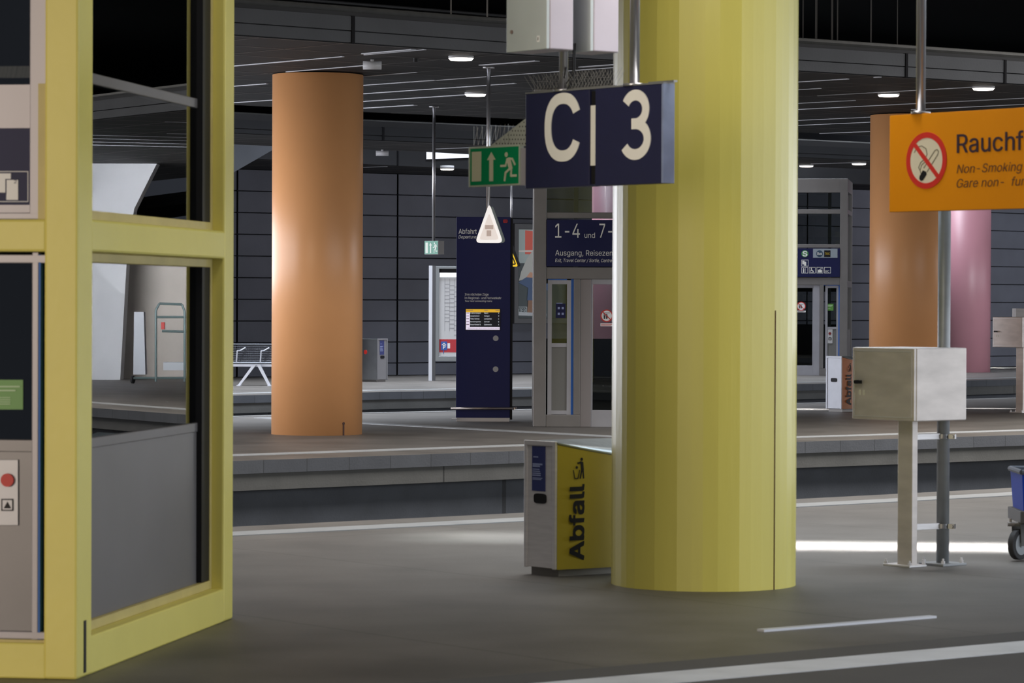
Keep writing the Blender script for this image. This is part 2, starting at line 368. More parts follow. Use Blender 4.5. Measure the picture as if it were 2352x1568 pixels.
def tag(o, label, cat, group=None):
    o['label'] = label; o['category'] = cat; o['kind'] = 'thing'
    if group: o['group'] = group
    return o
def thing(name, loc, label, cat, group=None):
    o = bpy.data.objects.new(name, None); COL.objects.link(o); o.location = V(loc); o.empty_display_size = 0.2
    ROOT[o.name] = V(loc); return tag(o, label, cat, group)

# ------------------------------------------------------------------ the setting
def Rv(R, k, t0): return lambda th: R + k * max(0.0, th - t0)
R_A = lambda th: 185.75
R_B = Rv(177.5, 0.33, -48); R_OB = Rv(166.65, 0.36, -46.4); R_C = Rv(158.75, 0.40, -43.5)
R_C1F = Rv(176.6, 0.38, -48.3); R_C1B = Rv(166.55, 0.40, -46.3); R_C2 = Rv(160.0, 0.52, -44.1)
R_W = lambda th: 149.6 + (th + 40) * 0.676
R_N = lambda th: 196.3
def arcs(t0, t1, step=0.5):
    n = max(1, round((t1 - t0) / step)); return [t0 + (t1 - t0) * k / n for k in range(n + 1)]
def face_v(mb, Rf, z0, z1, ths):        # vertical ribbon facing the camera
    for a, b in zip(ths, ths[1:]):
        la, lb = math.radians(a) * 170, math.radians(b) * 170
        mb.quad(arc(Rf(a), a, z0), arc(Rf(b), b, z0), arc(Rf(b), b, z1), arc(Rf(a), a, z1), [(la, 0.1), (lb, 0.1), (lb, 0.1 + z1 - z0), (la, 0.1 + z1 - z0)])
def face_h(mb, Ri, Ro, z, ths, up=True):  # level ribbon between two radii
    for a, b in zip(ths, ths[1:]):
        la, lb = math.radians(a) * 180, math.radians(b) * 180
        q = [arc(Ro(a), a, z), arc(Ro(b), b, z), arc(Ri(b), b, z), arc(Ri(a), a, z)]
        uv = [(la, Ro(a)), (lb, Ro(b)), (lb, Ri(b)), (la, Ri(a))]
        if not up: q = q[::-1]; uv = uv[::-1]
        mb.quad(*q, uv)
def off(Rf, d): return lambda th: Rf(th) + d
def platform(name, Ri, Ro, t0, t1, back=False):
    ths = arcs(t0, t1)
    m = MB(); face_h(m, Ri, Ro, 0, ths); m.build(name, ASPH, kind='structure')
    for Rf, s in ((Ro, 1),) + (((Ri, -1),) if back else ()):
        m = MB(); face_v(m, Rf, -0.14, 0, ths); face_h(m, off(Rf, -0.1 * s) if s > 0 else Rf, Rf if s > 0 else off(Rf, 0.1), -0.14, ths, False)
        m.build('trim_1', LIP, kind='structure')
        R2 = off(Rf, -0.03 * s)
        m = MB(); face_v(m, R2, -0.32, -0.14, ths); face_h(m, off(Rf, -0.5), off(Rf, 0.5) if s < 0 else R2, -0.32, ths, False)
        m.build('trim_2', BAND, kind='structure')
        m = MB(); face_v(m, off(Rf, -0.2 * s), -1.05, -0.32, ths); m.build('wall_platform', RECESS, kind='structure')
STRIPEN = mat('near_tactile_strip', (0.56, 0.57, 0.58, 1), 0.6, noise=0.12, nscale=3, bump=0.2, bscale=80)  # paler for its wear and to make up for weak light there
EDGEBAND = mat('edge_band_asphalt', (0.066, 0.063, 0.060, 1), 0.7, noise=0.12, nscale=2, bump=0.1, bscale=90)
def stripe(Rc, wd, t0, t1, name='trim_3', m_=None):
    m = MB(); ths = arcs(t0, t1, 0.35)
    face_h(m, off(Rc, -wd / 2), off(Rc, wd / 2), 0.006, ths); face_v(m, off(Rc, wd / 2), 0, 0.006, ths); m.build(name, m_ or STRIPE, kind='structure')
platform('floor_near', R_A, R_N, -64, -40, True)
platform('floor_middle', R_OB, R_B, -62, -33, True)
platform('floor_far', R_W, R_C, -58, -20)
stripe(lambda t: 186.42, 0.33, -64, -40); stripe(lambda t: 195.17, 0.35, -64, -40, 'trim_3', STRIPEN); stripe(lambda t: 194.83, 0.30, -64, -40, 'trim_12', EDGEBAND); stripe(lambda t: 195.83, 0.92, -64, -40, 'trim_12', EDGEBAND)
stripe(lambda t: R_B(t) - 1.02, 0.30, -62, -33); stripe(lambda t: R_C(t) - 0.9, 0.28, -58, -20)
stripe(lambda t: R_OB(t) + 0.35, 0.12, -62, -33)
# strip across the middle platform, and metal joint on the near floor
def flat_bar(p, q, wd, h, m, name):
    p = V(p); q = V(q); d = (q - p).normalized(); n = d.cross(Z) * wd
    return MB().box(p - n / 2, q - p, n, Z * h).build(name, m, kind='structure')
flat_bar(G(600, 959.5), G(1430, 1004), 0.26, 0.008, STRIPE, 'trim_4')
flat_bar(G(1747, 1450), G(2143, 1418), 0.055, 0.012, mat('joint_steel', (0.55, 0.56, 0.6, 1), 0.45, 0.3), 'trim_5')
m = MB()
m.quad((-70, -5, -1.05), (90, -5, -1.05), (90, 150, -1.05), (-70, 150, -1.05)); m.build('floor_track', BALLAST, kind='structure')
m = MB(); m.box((-70, -5, 8.6), (160, 0, 0), (0, 155, 0), (0, 0, 0.2)); m.build('ceiling_upper', DARK, kind='structure')
# far wall of dark panels
m = MB(); ths = arcs(-58, -20, 0.5); face_v(m, off(R_W, 0.0), -0.05, 8, ths); m.build('wall_back', JOINT, kind='structure')
m = MB()
tj = [-41.44 - 1.553 * 6 + 1.553 * k for k in range(20)]
rows = [(0.0, 0.285)] + [(0.285 + 0.476 * k, 0.285 + 0.476 * (k + 1)) for k in range(9)]
for a, b in zip(tj, tj[1:]):
    for z0, z1 in rows:
        da = 0.022 / 150 * 57.3; sub = 3
        for k in range(sub):
            p, q = a + da + (b - a - 2 * da) * k / sub, a + da + (b - a - 2 * da) * (k + 1) / sub
            A0, B0, A1, B1 = (arc(R_W(p) + 0.05, p, z0 + 0.013), arc(R_W(q) + 0.05, q, z0 + 0.013), arc(R_W(p) + 0.05, p, z1 - 0.013), arc(R_W(q) + 0.05, q, z1 - 0.013))
            m.quad(A0, B0, B1, A1)
            m.quad(A1, B1, arc(R_W(q), q, z1 - 0.004), arc(R_W(p), p, z1 - 0.004)); m.quad(arc(R_W(p), p, z0 + 0.004), arc(R_W(q), q, z0 + 0.004), B0, A0)
m.build('trim_6', WALLM, kind='structure')

# ceilings over the platforms: panels, joints, white slots
def ceiling(name, Ri, Ro, t0, t1, z, dth, nR, slots, fascia=True, t=0.35):
    ths = arcs(t0, t1, 0.4)
    m = MB(); face_h(m, Ri, Ro, z, ths, False); face_h(m, Ri, Ro, z + t, ths, True)
    for Rf in (Ri, Ro): face_v(m, Rf, z, z + t, ths)
    m.build(name, CEIL, kind='structure')
    m = MB(); k0 = math.ceil((t0 + 48.73) / dth); k1 = math.floor((t1 + 48.73) / dth)
    for k in range(k0, k1 + 1):
        th = -48.73 + dth * k; n = tan(th) * 0.012
        m.quad(arc(Ri(th), th, z - 0.004) - n, arc(Ri(th), th, z - 0.004) + n, arc(Ro(th), th, z - 0.004) + n, arc(Ro(th), th, z - 0.004) - n)
    for j in range(nR + 1):
        f = j / nR
        Rj = lambda th, f=f: Ri(th) + (Ro(th) - Ri(th)) * f
        face_h(m, off(Rj, -0.012), off(Rj, 0.012), z - 0.004, ths, False)
    m.build('trim_7', CLINE, kind='structure')
    m = MB()
    for th, a, b, wd in slots:
        ra, rb = Ri(th) + (Ro(th) - Ri(th)) * a, Ri(th) + (Ro(th) - Ri(th)) * b
        n = tan(th) * wd / 2
        m.box(arc(ra, th, z - 0.012) - n, rad(th) * (rb - ra), n * 2, Z * 0.008)
    m.build('trim_8', CSTRIP, kind='structure')
sl = []
for k in range(-14, 24):
    th = -48.73 + 0.38 * k
    rnd = random.Random(k * 13 + 5)
    a = rnd.choice((0.0, 0.2, 0.4, 0.55)); b = a + rnd.choice((0.25, 0.4, 0.45)); sl.append((th, a, min(1, b), 0.032))
    if rnd.random() < 0.5: sl.append((th, max(0, b + 0.04), min(1, b + 0.3), 0.03))
for th, a, b in ((-48.73, 0.63, 0.78), (-48.37, 0.60, 0.76), (-47.6, 0.40, 0.60), (-47.22, 0.30, 0.62), (-46.84, 0.20, 0.44), (-46.46, 0.07, 0.18), (-48.76, 0.9, 0.99), (-49.85, 0.9, 1.0), (-48.05, 0.85, 0.95), (-47.7, 0.9, 0.97)):
    sl.append((th, a, b, 0.08 if b > 0.9 or b < 0.2 else 0.036))
ceiling('ceiling_middle', R_C1B, R_C1F, -62, -33, 4.57, 0.38, 9, sl)
sl2 = [(-48.73 + 0.57 * k, 0.3 + 0.1 * (k % 3), 0.8 + 0.05 * (k % 4), 0.05) for k in range(-4, 30, 2)]
ceiling('ceiling_far', lambda t: R_C2(t) - 3.0, R_C2, -56, -20, 4.57, 0.57, 3, sl2)
sl3 = [(-41.1, 0.3, 0.95, 0.10), (-39.4, 0.3, 0.9, 0.08), (-42.6, 0.1, 0.8, 0.08), (-37.2, 0.2, 0.8, 0.08)]
ceiling('ceiling_wall', R_W, lambda t: 152.5 + 0.6 * max(0, t + 40), -56, -20, 4.57, 0.57, 2, sl3, t=0.9)
# near platform ceiling (above the picture), with the skylight slot left open
m = MB()
ths = arcs(-64, -40, 0.4); face_h(m, off(R_A, 1.2), lambda t: 188.9, 4.6, ths, False); face_h(m, off(R_A, 1.2), lambda t: 188.9, 4.9, ths, True)
for a0, a1 in ((-64, -51.9), (-50.0, -40)):
    tt = arcs(a0, a1, 0.4); face_h(m, lambda t: 188.9, lambda t: 191.1, 4.6, tt, False)
face_h(m, lambda t: 191.1, lambda t: 196.0, 4.6, ths, False)
m.build('ceiling_near', CEIL, kind='structure')
# fascias: two bands of concrete with a joint, dark ledge on top
FASC2 = mat('fascia_far_darkened', (0.0145, 0.015, 0.0165, 1), 0.85, noise=0.12, nscale=2, spec=0.2)  # same concrete painted darker to offset well light on the far fascias
def fascia(Rf, t0, t1, zs, joints, fm=FASC):
    for k, (z0, z1) in enumerate(zip(zs, zs[1:])):
        m = MB(); ths = arcs(t0, t1, 0.4)
        o = 0.03 + 0.004 * k
        face_v(m, off(Rf, o), z0 + 0.006, z1 - 0.006, ths); face_h(m, Rf, off(Rf, o), z0 + 0.006, ths, False); face_h(m, Rf, off(Rf, o), z1 - 0.006, ths, True)
        m.build('trim_9', fm, kind='structure')
    m = MB()
    for th in joints:
        n = tan(th) * 0.022; m.box(arc(Rf(th), th, zs[0]) - n, rad(th) * 0.045, n * 2, Z * (zs[-1] - zs[0]))
    m.build('trim_10', JOINT, kind='structure')
fascia(R_C1F, -62, -33, (4.575, 4.71, 4.88), (-50.3, -49.08, -46.32, -45.75, -44.5))
fascia(R_C2, -56, -20, (4.575, 4.66, 4.82), (-44.0, -40.7, -38.0), FASC2)
fascia(lambda t: 152.5 + 0.6 * max(0, t + 40), -56, -20, (4.575, 5.4), (-41.05, -40.62, -40.0), FASC2)
# daylit glazing in the upper wall band
m = MB(); ths = arcs(-40.72, -40.02, 0.1)
for a, b in zip(ths, ths[1:]):
    fa, fb = (a + 40.72) / 0.7, (b + 40.72) / 0.7
    m.quad(arc(152.56, a, 4.75 + 0.11 * fa), arc(152.56, b, 4.75 + 0.11 * fb), arc(152.56, b, 4.905), arc(152.56, a, 4.905))
m.build('window_1', DAYGLASS, kind='structure')
# sloping underside of a stair behind the yellow lift
yS = 66.0
m = MB(); m.prism([AT(470, 325, yS), AT(625, 334, yS), AT(632, 341, yS), AT(470, 434, yS)], (-0.9, 1.6, 0)); m.build('trim_11', SOFFIT, kind='structure')
# services in the dark void over the tracks
def service(name, Rr, z, t0, t1, r, m_):
    mb = MB(); ths = arcs(t0, t1, 0.6)
    mb.tube([arc(Rr(t), t, z) for t in ths], r, 8); return mb.build(name, m_)
PIPE = mat('dark_pipe', (0.022, 0.022, 0.02, 1), 0.6, noise=0.3, nscale=9)
tag(service('cable_pipe', off(R_C1F, -0.25), 4.97, -55, -40, 0.05, PIPE), 'dark dusty pipe along the top of the front concrete ceiling edge, above the orange columns', 'pipe')
tag(service('cable_pipe', off(R_C2, -0.2), 4.90, -50, -32, 0.06, PIPE), 'dusty pipe running along the top of the far concrete ceiling edge', 'pipe')
mb = MB(); ths = arcs(-55, -40, 0.6)
for a, b in zip(ths, ths[1:]):
    for Rr, zz in ((175.2, 5.12), (175.7, 5.12)):
        mb.cyl(arc(Rr, a, zz), arc(Rr, b, zz), 0.02, n=6)
    mb.cyl(arc(175.2, a, 5.12), arc(175.7, a, 5.12), 0.015, n=6)
tag(mb.build('cable_tray', mat('tray_metal', (0.03, 0.03, 0.032, 1), 0.6, 0.3)), 'thin metal cable tray above the front concrete ceiling edge', 'cable tray')
ORD = ('first', 'second', 'third', 'fourth', 'fifth', 'sixth')
for k, (px, yb, wd) in enumerate(((1034, 34, 0.018), (1117, 42, 0.020), (1843, 90, 0.016), (1872, 92, 0.03), (1909, 94, 0.026), (1922, 94, 0.018), (1999, 100, 0.018), (2060, 104, 0.012))):
    p = AT(px, yb, 38.5 if px < 1500 else 44.0)
    lb = ('farther', 'nearer')[k] + ' from the metal cabinets of two thin hanger rods above the lit ceiling lamps' if k < 2 else ORD[k - 2] + ' thin hanger rod counted from the yellow column towards the no-smoking sign pole'
    tag(MB().box(p, (wd, 0, 0), (0, wd, 0), (0, 0, 8.5 - p.z)).build('hanger_rod', CLINE), lb, 'hanger rod', 'hanger rods in the dark ceiling space')

# ------------------------------------------------------------------ ceiling lamps, detectors
LR = 0.15
lamps = [(1059, 134, 'round lit ceiling lamp nearest the front concrete edge, above the triangular lantern pole'),
         (1092, 217, 'round lit ceiling lamp just left of the hanging pole of the triangular lantern'),
         (2041, 218, 'round lit ceiling lamp above the orange column beside the no-smoking sign'),
         (2259, 203, 'round lit ceiling lamp at the right above the no-smoking sign'),
         (1027, 388, 'small far ceiling lamp in front of the dark wall, left of the green exit sign'),
         (1852, 381, 'small far ceiling lamp just above the glazing of the far grey lift'),
         (1973, 376, 'small far ceiling lamp between the far grey lift and the orange column')]
for i, (px, py, lb) in enumerate(lamps):
    p = G(px, py, 4.545)
    t = thing('ceiling_lamp', p, lb, 'ceiling lamp', 'round ceiling lamps')
    MB().cyl(p, p + Z * 0.07, LR * 1.0, n=32).build('housing', LAMPH, t, smooth=True)
    MB().cyl(p - Z * 0.022, p, LR * 0.86, LR * 0.97, n=32).build('diffuser', LAMP, t, smooth=True)
for px, py, lb, hx in ((855, 150, 'oblong white fitting on the ceiling to the right of the orange column top', 0.22), (878, 352, 'small white ceiling fitting near the dark far wall', 0.24)):
    p = G(px, py, 4.50); th = theta(p)
    MBX = MB().cyl(p - X * hx / 2, p + X * hx / 2, 0.05, n=16)
    MBX.box(p - X * 0.02 - Y_ * 0.02, X * 0.04, Y_ * 0.04, Z * 0.08)
    tag(MBX.build('ceiling_speaker', mat('fitting_white', (0.5, 0.5, 0.52, 1), 0.4), smooth=True), lb, 'ceiling fitting')
p = G(955, 143, 4.52)
tag(MB().cyl(p, p + Z * 0.05, 0.03, n=16).build('smoke_detector', BLACK), 'tiny dark sensor on the ceiling left of the front lamp', 'sensor')

# ------------------------------------------------------------------ columns
def column(name, c, r, z1, m, label, n=96, flat=False):
    mb = MB(); mb.cyl((c.x, c.y, 0), (c.x, c.y, z1), r, n=n)
    o = mb.build(name, m, smooth=not flat); return tag(o, label, 'column')
c = G(1616, 1340.0) ; c = V((c.x, c.y, 0)); YC = c
ry = 212 / 7500 * c.y
# yellow column: clad in upright boards of uneven width
mb = MB(); rnd = random.Random(3); n = 46
angs = [2 * math.pi * (k + (rnd.random() - 0.5) * 0.35) / n for k in range(n)]
rr = [ry * (1 + (rnd.random() - 0.5) * 0.010) for _ in range(n)]
i0 = len(mb.v)
for zz in (0.0, 1.55, 1.556, 4.58):
    for a, r in zip(angs, rr): mb.v.append(V((c.x + r * math.cos(a), c.y + r * math.sin(a), zz)))
for l in range(3):
    for k in range(n): mb.f.append((i0 + l * n + k, i0 + l * n + (k + 1) % n, i0 + (l + 1) * n + (k + 1) % n, i0 + (l + 1) * n + k))
yc = thing('yellow_column', c, 'thick yellow column clad in narrow upright facets, behind the blue letter sign', 'column')
mb.build('cladding', YELCOL, yc)
a = math.radians(-42); q = c + V((math.cos(a), math.sin(a), 0)) * (ry + 0.0)
a = math.atan2(-1, 0) + math.asin((1765 - 1616) / 212)
q = c + V((math.cos(a), math.sin(a), 0)) * (ry - 0.004)
MB().box(q - X * 0.003, X * 0.006, V((math.cos(a), math.sin(a), 0)) * 0.008, Z * 1.65).build('open_seam', BROWNINK, yc)
def px_col(px, R, r, m, label, name, slot=None):
    d = ray(px, 700); lo, hi = 20.0, 120.0
    for _ in range(60):
        md = (lo + hi) / 2; p = EYE + d * (md / d.y)
        if (p.xy - CC.xy).length > R(md): lo = md
        else: hi = md
    c = V((p.x, p.y, 0)); t = thing(name, c, label, 'column')
    MB().cyl(c, c + Z * 4.556, r, n=96).build('shaft', m, t, smooth=True)
    if slot:
        a = -math.pi / 2 + math.asin((slot - px) / (r * 7500 / c.y)); e = V((math.cos(a), math.sin(a), 0)); s = V((-e.y, e.x, 0))
        MB().box(c + e * (r - 0.01) - s * 0.011, s * 0.022, e * 0.014, Z * 0.15).cyl(c + e * (r - 0.01) + Z * 0.15, c + e * (r + 0.005) + Z * 0.15, 0.018, n=12).build('base_slot', mat('dark_slot', (0.05, 0.02, 0.015, 1), 0.8), t)
    return c
px_col(728.5, lambda y: 172.45, 0.577, ORG, 'round peach orange column standing alone left of the navy departure board', 'orange_column', 794)
px_col(2088, lambda y: 172.3, 0.605, ORG, 'round peach orange column behind the no-smoking sign and steel box', 'orange_column')
px_col(1420, lambda y: 156.9, 0.56, PINK, 'pink column seen through the glass of the grey lift behind the yellow column', 'pink_column')
px_col(2222, lambda y: 156.9, 0.565, PINK, 'pink column on the far platform right of the orange column', 'pink_column')

# ------------------------------------------------------------------ yellow lift at the left
C0 = G(177, 1561); C1 = G(535, 1420)
u = (C1 - C0).normalized(); v = V((-u.y, u.x, 0))          # u: along the right-hand face (away), v: along the front face (to the left)
if v.x > 0: v = -v
nr = -v; nf = -u                                           # outward normals
LZ = 5.0; LU = (C1 - C0).length
ly = thing('yellow_lift', C0, 'yellow framed glass lift enclosure at the left edge of the platform', 'lift')
def uz(px, py, d=0.0):
    p = HIT(px, py, C0 - nr * d, nr); return (p - C0).dot(u), p.z
def vz(px, py, d=0.0):
    p = HIT(px, py, C0 - nf * d, nf); return (p - C0).dot(v), p.z
def rb(mb, a0, a1, z0, z1, d0, d1):  # box on the right face between depths d0..d1 (inwards)
    return mb.box(C0 + u * a0 + Z * z0 + v * d0, u * (a1 - a0), Z * (z1 - z0), v * (d1 - d0))
def fb(mb, a0, a1, z0, z1, d0, d1):
    return mb.box(C0 + v * a0 + Z * z0 + u * d0, v * (a1 - a0), Z * (z1 - z0), u * (d1 - d0))
uL = uz(213, 700)[0]; uR = uz(516, 700)[0]
vP = vz(101, 800)[0]
zb = 0.5 * (uz(213, 1460)[1] + uz(510, 1352)[1])          # bottom bar top
zc0 = 0.5 * (uz(215, 581)[1] + uz(516, 592)[1]); zc1 = 0.5 * (uz(215, 505)[1] + uz(516, 529)[1])
VW = 2.3                                                   # how far the enclosure runs to the left
# frame of the right face and front face
D = 0.13
mb = MB(); rb(mb, 0, uL, 0, LZ, 0, vP); mb.build('corner_post', YEL, ly, bevel=0.012)
mb = MB(); rb(mb, uR, LU, 0, LZ, 0, D); mb.build('rear_post', YEL, ly, bevel=0.012)
mb = MB(); rb(mb, uL - 0.01, uR + 0.01, 0.0, zb, 0.002, D); mb.build('bottom_rail', YEL, ly, bevel=0.008)
mb = MB(); rb(mb, uL - 0.01, uR + 0.01, zc0, zc1, 0.002, D); mb.build('middle_rail', YEL, ly, bevel=0.012)
fz0 = vz(50, 1476)[1]; fz1 = vz(50, 578)[1]; fz2 = vz(50, 503)[1]
mb = MB(); fb(mb, vP - 0.01, VW, 0.0, fz0, 0.002, D); mb.build('bottom_rail', YEL, ly, bevel=0.008)
mb = MB(); fb(mb, vP - 0.01, VW, fz1, fz2, 0.002, D); mb.build('middle_rail', YEL, ly, bevel=0.012)
# other two posts and top so that the enclosure is closed
mb = MB(); mb.box(C0 + v * (VW - 0.2), v * 0.2, u * 0.2, Z * LZ); mb.build('corner_post', YEL, ly, bevel=0.012)
mb = MB(); mb.box(C0 + v * (VW - 0.2) + u * (LU - 0.15), v * 0.2, u * 0.15, Z * LZ); mb.build('rear_post', YEL, ly, bevel=0.012)
# inset window frames on the right face (set back)
d0, d1 = 0.066, 0.10
uF = uz(484, 700, d0)[0]; uG = uz(467, 700, d0)[0]
def inset(z0, z1, name, bw=0.045):
    mb = MB(); s = bw * 2.2
    rb(mb, uL, uR, z0, z0 + bw, d0, d1); rb(mb, uL, uR, z1 - bw, z1, d0, d1)
    rb(mb, uL, uL + s * 0.3, z0, z1, d0, d1); rb(mb, uF, uR, z0, z1, d0, d1)
    return mb.build(name, YELDIRTY, ly, bevel=0.004)
inset(zb, zc0, 'window_frame'); inset(zc1, LZ, 'window_frame')
mb = MB(); rb(mb, uG, uF, zb + 0.05, LZ, d0 + 0.006, d1 + 0.02); mb.build('glazing_gasket', BLACK, ly)
zt0, zt1 = uz(215, 193, d1)[1], uz(215, 168, d1)[1]
zr0, zr1 = uz(215, 1028, d1)[1], uz(215, 1004, d1)[1]
mb = MB(); rb(mb, uL, uG + 0.01, zt0, zt1, d1, d1 + 0.05); mb.build('transom', PANEL, ly, bevel=0.004)
mb = MB(); rb(mb, uL, uG + 0.01, zr0, zr1, d1 - 0.005, d1 + 0.04); mb.build('transom', PANEL, ly, bevel=0.004)
mb = MB(); rb(mb, uL, uG + 0.01, zb + 0.03, zr0, d1, d1 + 0.012); mb.build('lower_panel', PANEL, ly)
mb = MB(); rb(mb, uL, uG + 0.01, zr1, zc0 - 0.03, d1 + 0.006, d1 + 0.016); mb.build('glass_pane', GLASSY, ly)
mb = MB(); rb(mb, uL, uG + 0.01, zc1 + 0.03, LZ, d1 + 0.006, d1 + 0.016); mb.build('glass_pane', GLASSY, ly)
uI0 = uz(444, 700, d1 + 0.03)[0]; uI1 = uz(468, 700, d1 + 0.03)[0]
mb = MB(); rb(mb, uI0, uI1, zb, LZ, d1 + 0.03, d1 + 0.07); mb.build('reveal_reflection', YELDIRTY, ly)  # olive strip added behind the glass, painting in the reflection of the reveal
mb = MB(); rb(mb, 0.10, 0.135, 0.02, 0.255, -0.003, 0.01); mb.build('corner_slot', BLACK, ly)
# front face: upper window with car sign behind, door below
vF = vz(95, 900, 0.05)[0]
e0, e1 = 0.05, 0.09
def fw(px, py, d=e0): return vz(px, py, d)
mb = MB()
a0 = vP; a1 = fw(68, 300)[0]
fb(mb, a0, a1, fz2 + 0.015, LZ, e0, e1); fb(mb, a0, VW, fz2 + 0.0, fz2 + 0.03, e0, e1)
mb.build('window_frame', DOORM, ly, bevel=0.004)
mb = MB(); fb(mb, vP, fw(92, 300)[0], fz2, fw(50, 193)[1], e0 - 0.03, e0); mb.build('worn_edge', YELDIRTY, ly); mb = MB(); fb(mb, vP, VW, fz0, fz0 + 0.012, e0 - 0.03, e0); mb.build('door_sill', YELDIRTY, ly)
mb = MB()
fb(mb, fw(88, 900)[0], fw(73, 900)[0], fz0, fz1, e0, e1); fb(mb, vP, VW, fz1 - 0.05, fz1 - 0.012, e0, e1); fb(mb, vP, VW, fz0 + 0.012, fz0 + 0.045, e0, e1)
mb.build('door_frame', DOORM, ly, bevel=0.004)
mb = MB(); fb(mb, fw(93, 900)[0], fw(88, 900)[0], fz0, fz1 - 0.012, e0, e1); mb.build('tape_edge', BLUETAPE, ly)
zs0, zs1 = fw(30, 470)[1], fw(30, 293)[1]; zs2 = fw(30, 193)[1]
vS = fw(66, 400)[0]
mb = MB(); fb(mb, vS, VW, zs0, zs1, e1, e1 + 0.01); cs = mb.build('lift_sign', NAVY, ly)
mb = MB(); fb(mb, vS, VW, zs1, zs2, e1, e1 + 0.01); fb(mb, vS, VW, fz2, zs0, e1, e1 + 0.01); mb.build('spandrel_panel', DOORM, ly)
mb = MB(); fb(mb, vS, VW, zs2, LZ, e1, e1 + 0.01); mb.build('glass_pane', GLASSY, ly)
mb = MB(); fb(mb, vS, VW, fw(30, 177)[1], fw(30, 150)[1], e1 + 0.01, e1 + 0.05); mb.build('transom', PANEL, ly)
def fq(mb, x0, y0, x1, y1, d, t=0.002):   # printed rectangle on the front plane at depth d
    A = HIT(x0, y1, C0 + u * d, nf); B = HIT(x1, y1, C0 + u * d, nf); Cc = HIT(x1, y0, C0 + u * d, nf); Dd = HIT(x0, y0, C0 + u * d, nf)
    return mb.prism([A, B, Cc, Dd], nf * t)
mb = MB()
fq(mb, -60, 393, 65, 394.5, e1); fq(mb, -60, 462, 65, 463.5, e1); fq(mb, 63.5, 393, 65, 463.5, e1)
fq(mb, -6, 398, 25, 442, e1); fq(mb, 15, 413, 42, 459, e1, 0.003); mb.build('pictogram', WHITE, cs)
mb = MB(); fq(mb, 13, 411, 15.5, 446, e1, 0.004); fq(mb, 13, 411, 42, 413, e1, 0.004)
mb.text('2', HIT(33, 421, C0 + u * e1, nf), -v, Z, 0.012, 0.016, nf * 0.005); mb.build('pictogram_ink', NAVY, cs)
zd = fw(30, 1010)[1]; zd2 = fw(30, 1038)[1]; vD = fw(73, 900)[0]
mb = MB(); fb(mb, vD, VW, zd, fz1 - 0.05, e1, e1 + 0.01); mb.build('door_glass', GLASSY, ly)
mb = MB(); fb(mb, vD, VW, zd2, zd, e1 - 0.01, e1 + 0.02); mb.build('door_rail', PANEL, ly, bevel=0.003)
mb = MB(); fb(mb, vD, VW, fz0 + 0.045, zd2, e1, e1 + 0.012); mb.build('door_panel', PANEL, ly)
mb = MB(); fq(mb, -40, 872, 53, 940, e1 - 0.001); gs = mb.build('green_sticker', GREENST, ly, label='green sticker on the lift glass')
mb = MB(); fq(mb, -30, 886, 46, 889, e1 - 0.004); fq(mb, -30, 895, 36, 898, e1 - 0.004)
for k in range(4): fq(mb, -30, 912 + 5 * k, 24, 913.5 + 5 * k, e1 - 0.004)
mb.build('sticker_lettering', mat('pale_green_print', (0.45, 0.6, 0.38, 1), 0.5), gs)
mb = MB(); fq(mb, -30, 1055, 43, 1206, e1 - 0.001, 0.008); cp = mb.build('call_panel', LIFTL, ly, bevel=0.002)
o = HIT(18, 1102, C0 + u * (e1 - 0.01), nf)
MB().disc(o, v, Z, 0.030, nf * 0.012).build('red_button', RED, cp, label='round red button')
mb = MB(); fq(mb, 3, 1145, 31, 1173, e1 - 0.010); mb.build('triangle_button', BLACK, cp)
mb = MB(); fq(mb, 6, 1148, 28, 1170, e1 - 0.012)
mb.build('button_face', LIFTL, cp)
o = HIT(17, 1168, C0 + u * (e1 - 0.015), nf); MB().poly(o, -v, Z, [(-0.017, 0.002), (0.017, 0.002), (0, 0.032)], nf * 0.002).build('arrow_mark', BLACK, cp)
# dark lift car and shaft back, added to keep the inside dark
mb = MB()
mb.box(C0 + v * 0.55 + u * 0.55 + Z * 0.05, v * 1.3, u * 0.03, Z * 2.2); mb.box(C0 + v * 1.6 + u * 0.55 + Z * 0.05, v * 0.04, u * (LU - 1.0), Z * 2.2)
mb.box(C0 + v * 0.55 + u * 0.55 + Z * 2.25, v * 1.2, u * (LU - 1.0), Z * 0.15)
mb.build('lift_car', mat('lift_car_dark', (0.035, 0.035, 0.035, 1), 0.5), ly)
mb = MB(); mb.box(C0 + v * VW + u * 0.1, v * 0.05, u * (LU - 0.2), Z * LZ); mb.box(C0 + u * (LU - 0.06) + v * 0.25, v * (VW - 0.4), u * 0.03, Z * LZ)
mb.build('shaft_back', mat('shaft_dark', (0.03, 0.032, 0.035, 1), 0.6), ly)
mb = MB(); mb.box(C0 + Z * LZ, v * (VW + 0.05), u * LU, Z * 0.15); mb.build('roof', YEL, ly)

# ------------------------------------------------------------------ far right of the hall: seen mirrored in the lift glass
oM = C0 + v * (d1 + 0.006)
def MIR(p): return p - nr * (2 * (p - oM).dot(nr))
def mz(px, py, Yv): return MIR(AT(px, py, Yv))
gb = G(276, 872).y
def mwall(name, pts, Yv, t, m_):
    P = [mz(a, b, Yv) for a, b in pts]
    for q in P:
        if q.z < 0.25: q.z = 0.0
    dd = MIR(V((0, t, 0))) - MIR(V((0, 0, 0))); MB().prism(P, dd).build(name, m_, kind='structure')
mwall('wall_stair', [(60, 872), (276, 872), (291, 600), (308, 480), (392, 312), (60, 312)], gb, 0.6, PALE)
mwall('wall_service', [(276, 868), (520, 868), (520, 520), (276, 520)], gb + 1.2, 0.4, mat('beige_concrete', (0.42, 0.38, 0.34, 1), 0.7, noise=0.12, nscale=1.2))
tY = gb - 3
def mt_(a, b): return mz(a, b, tY)
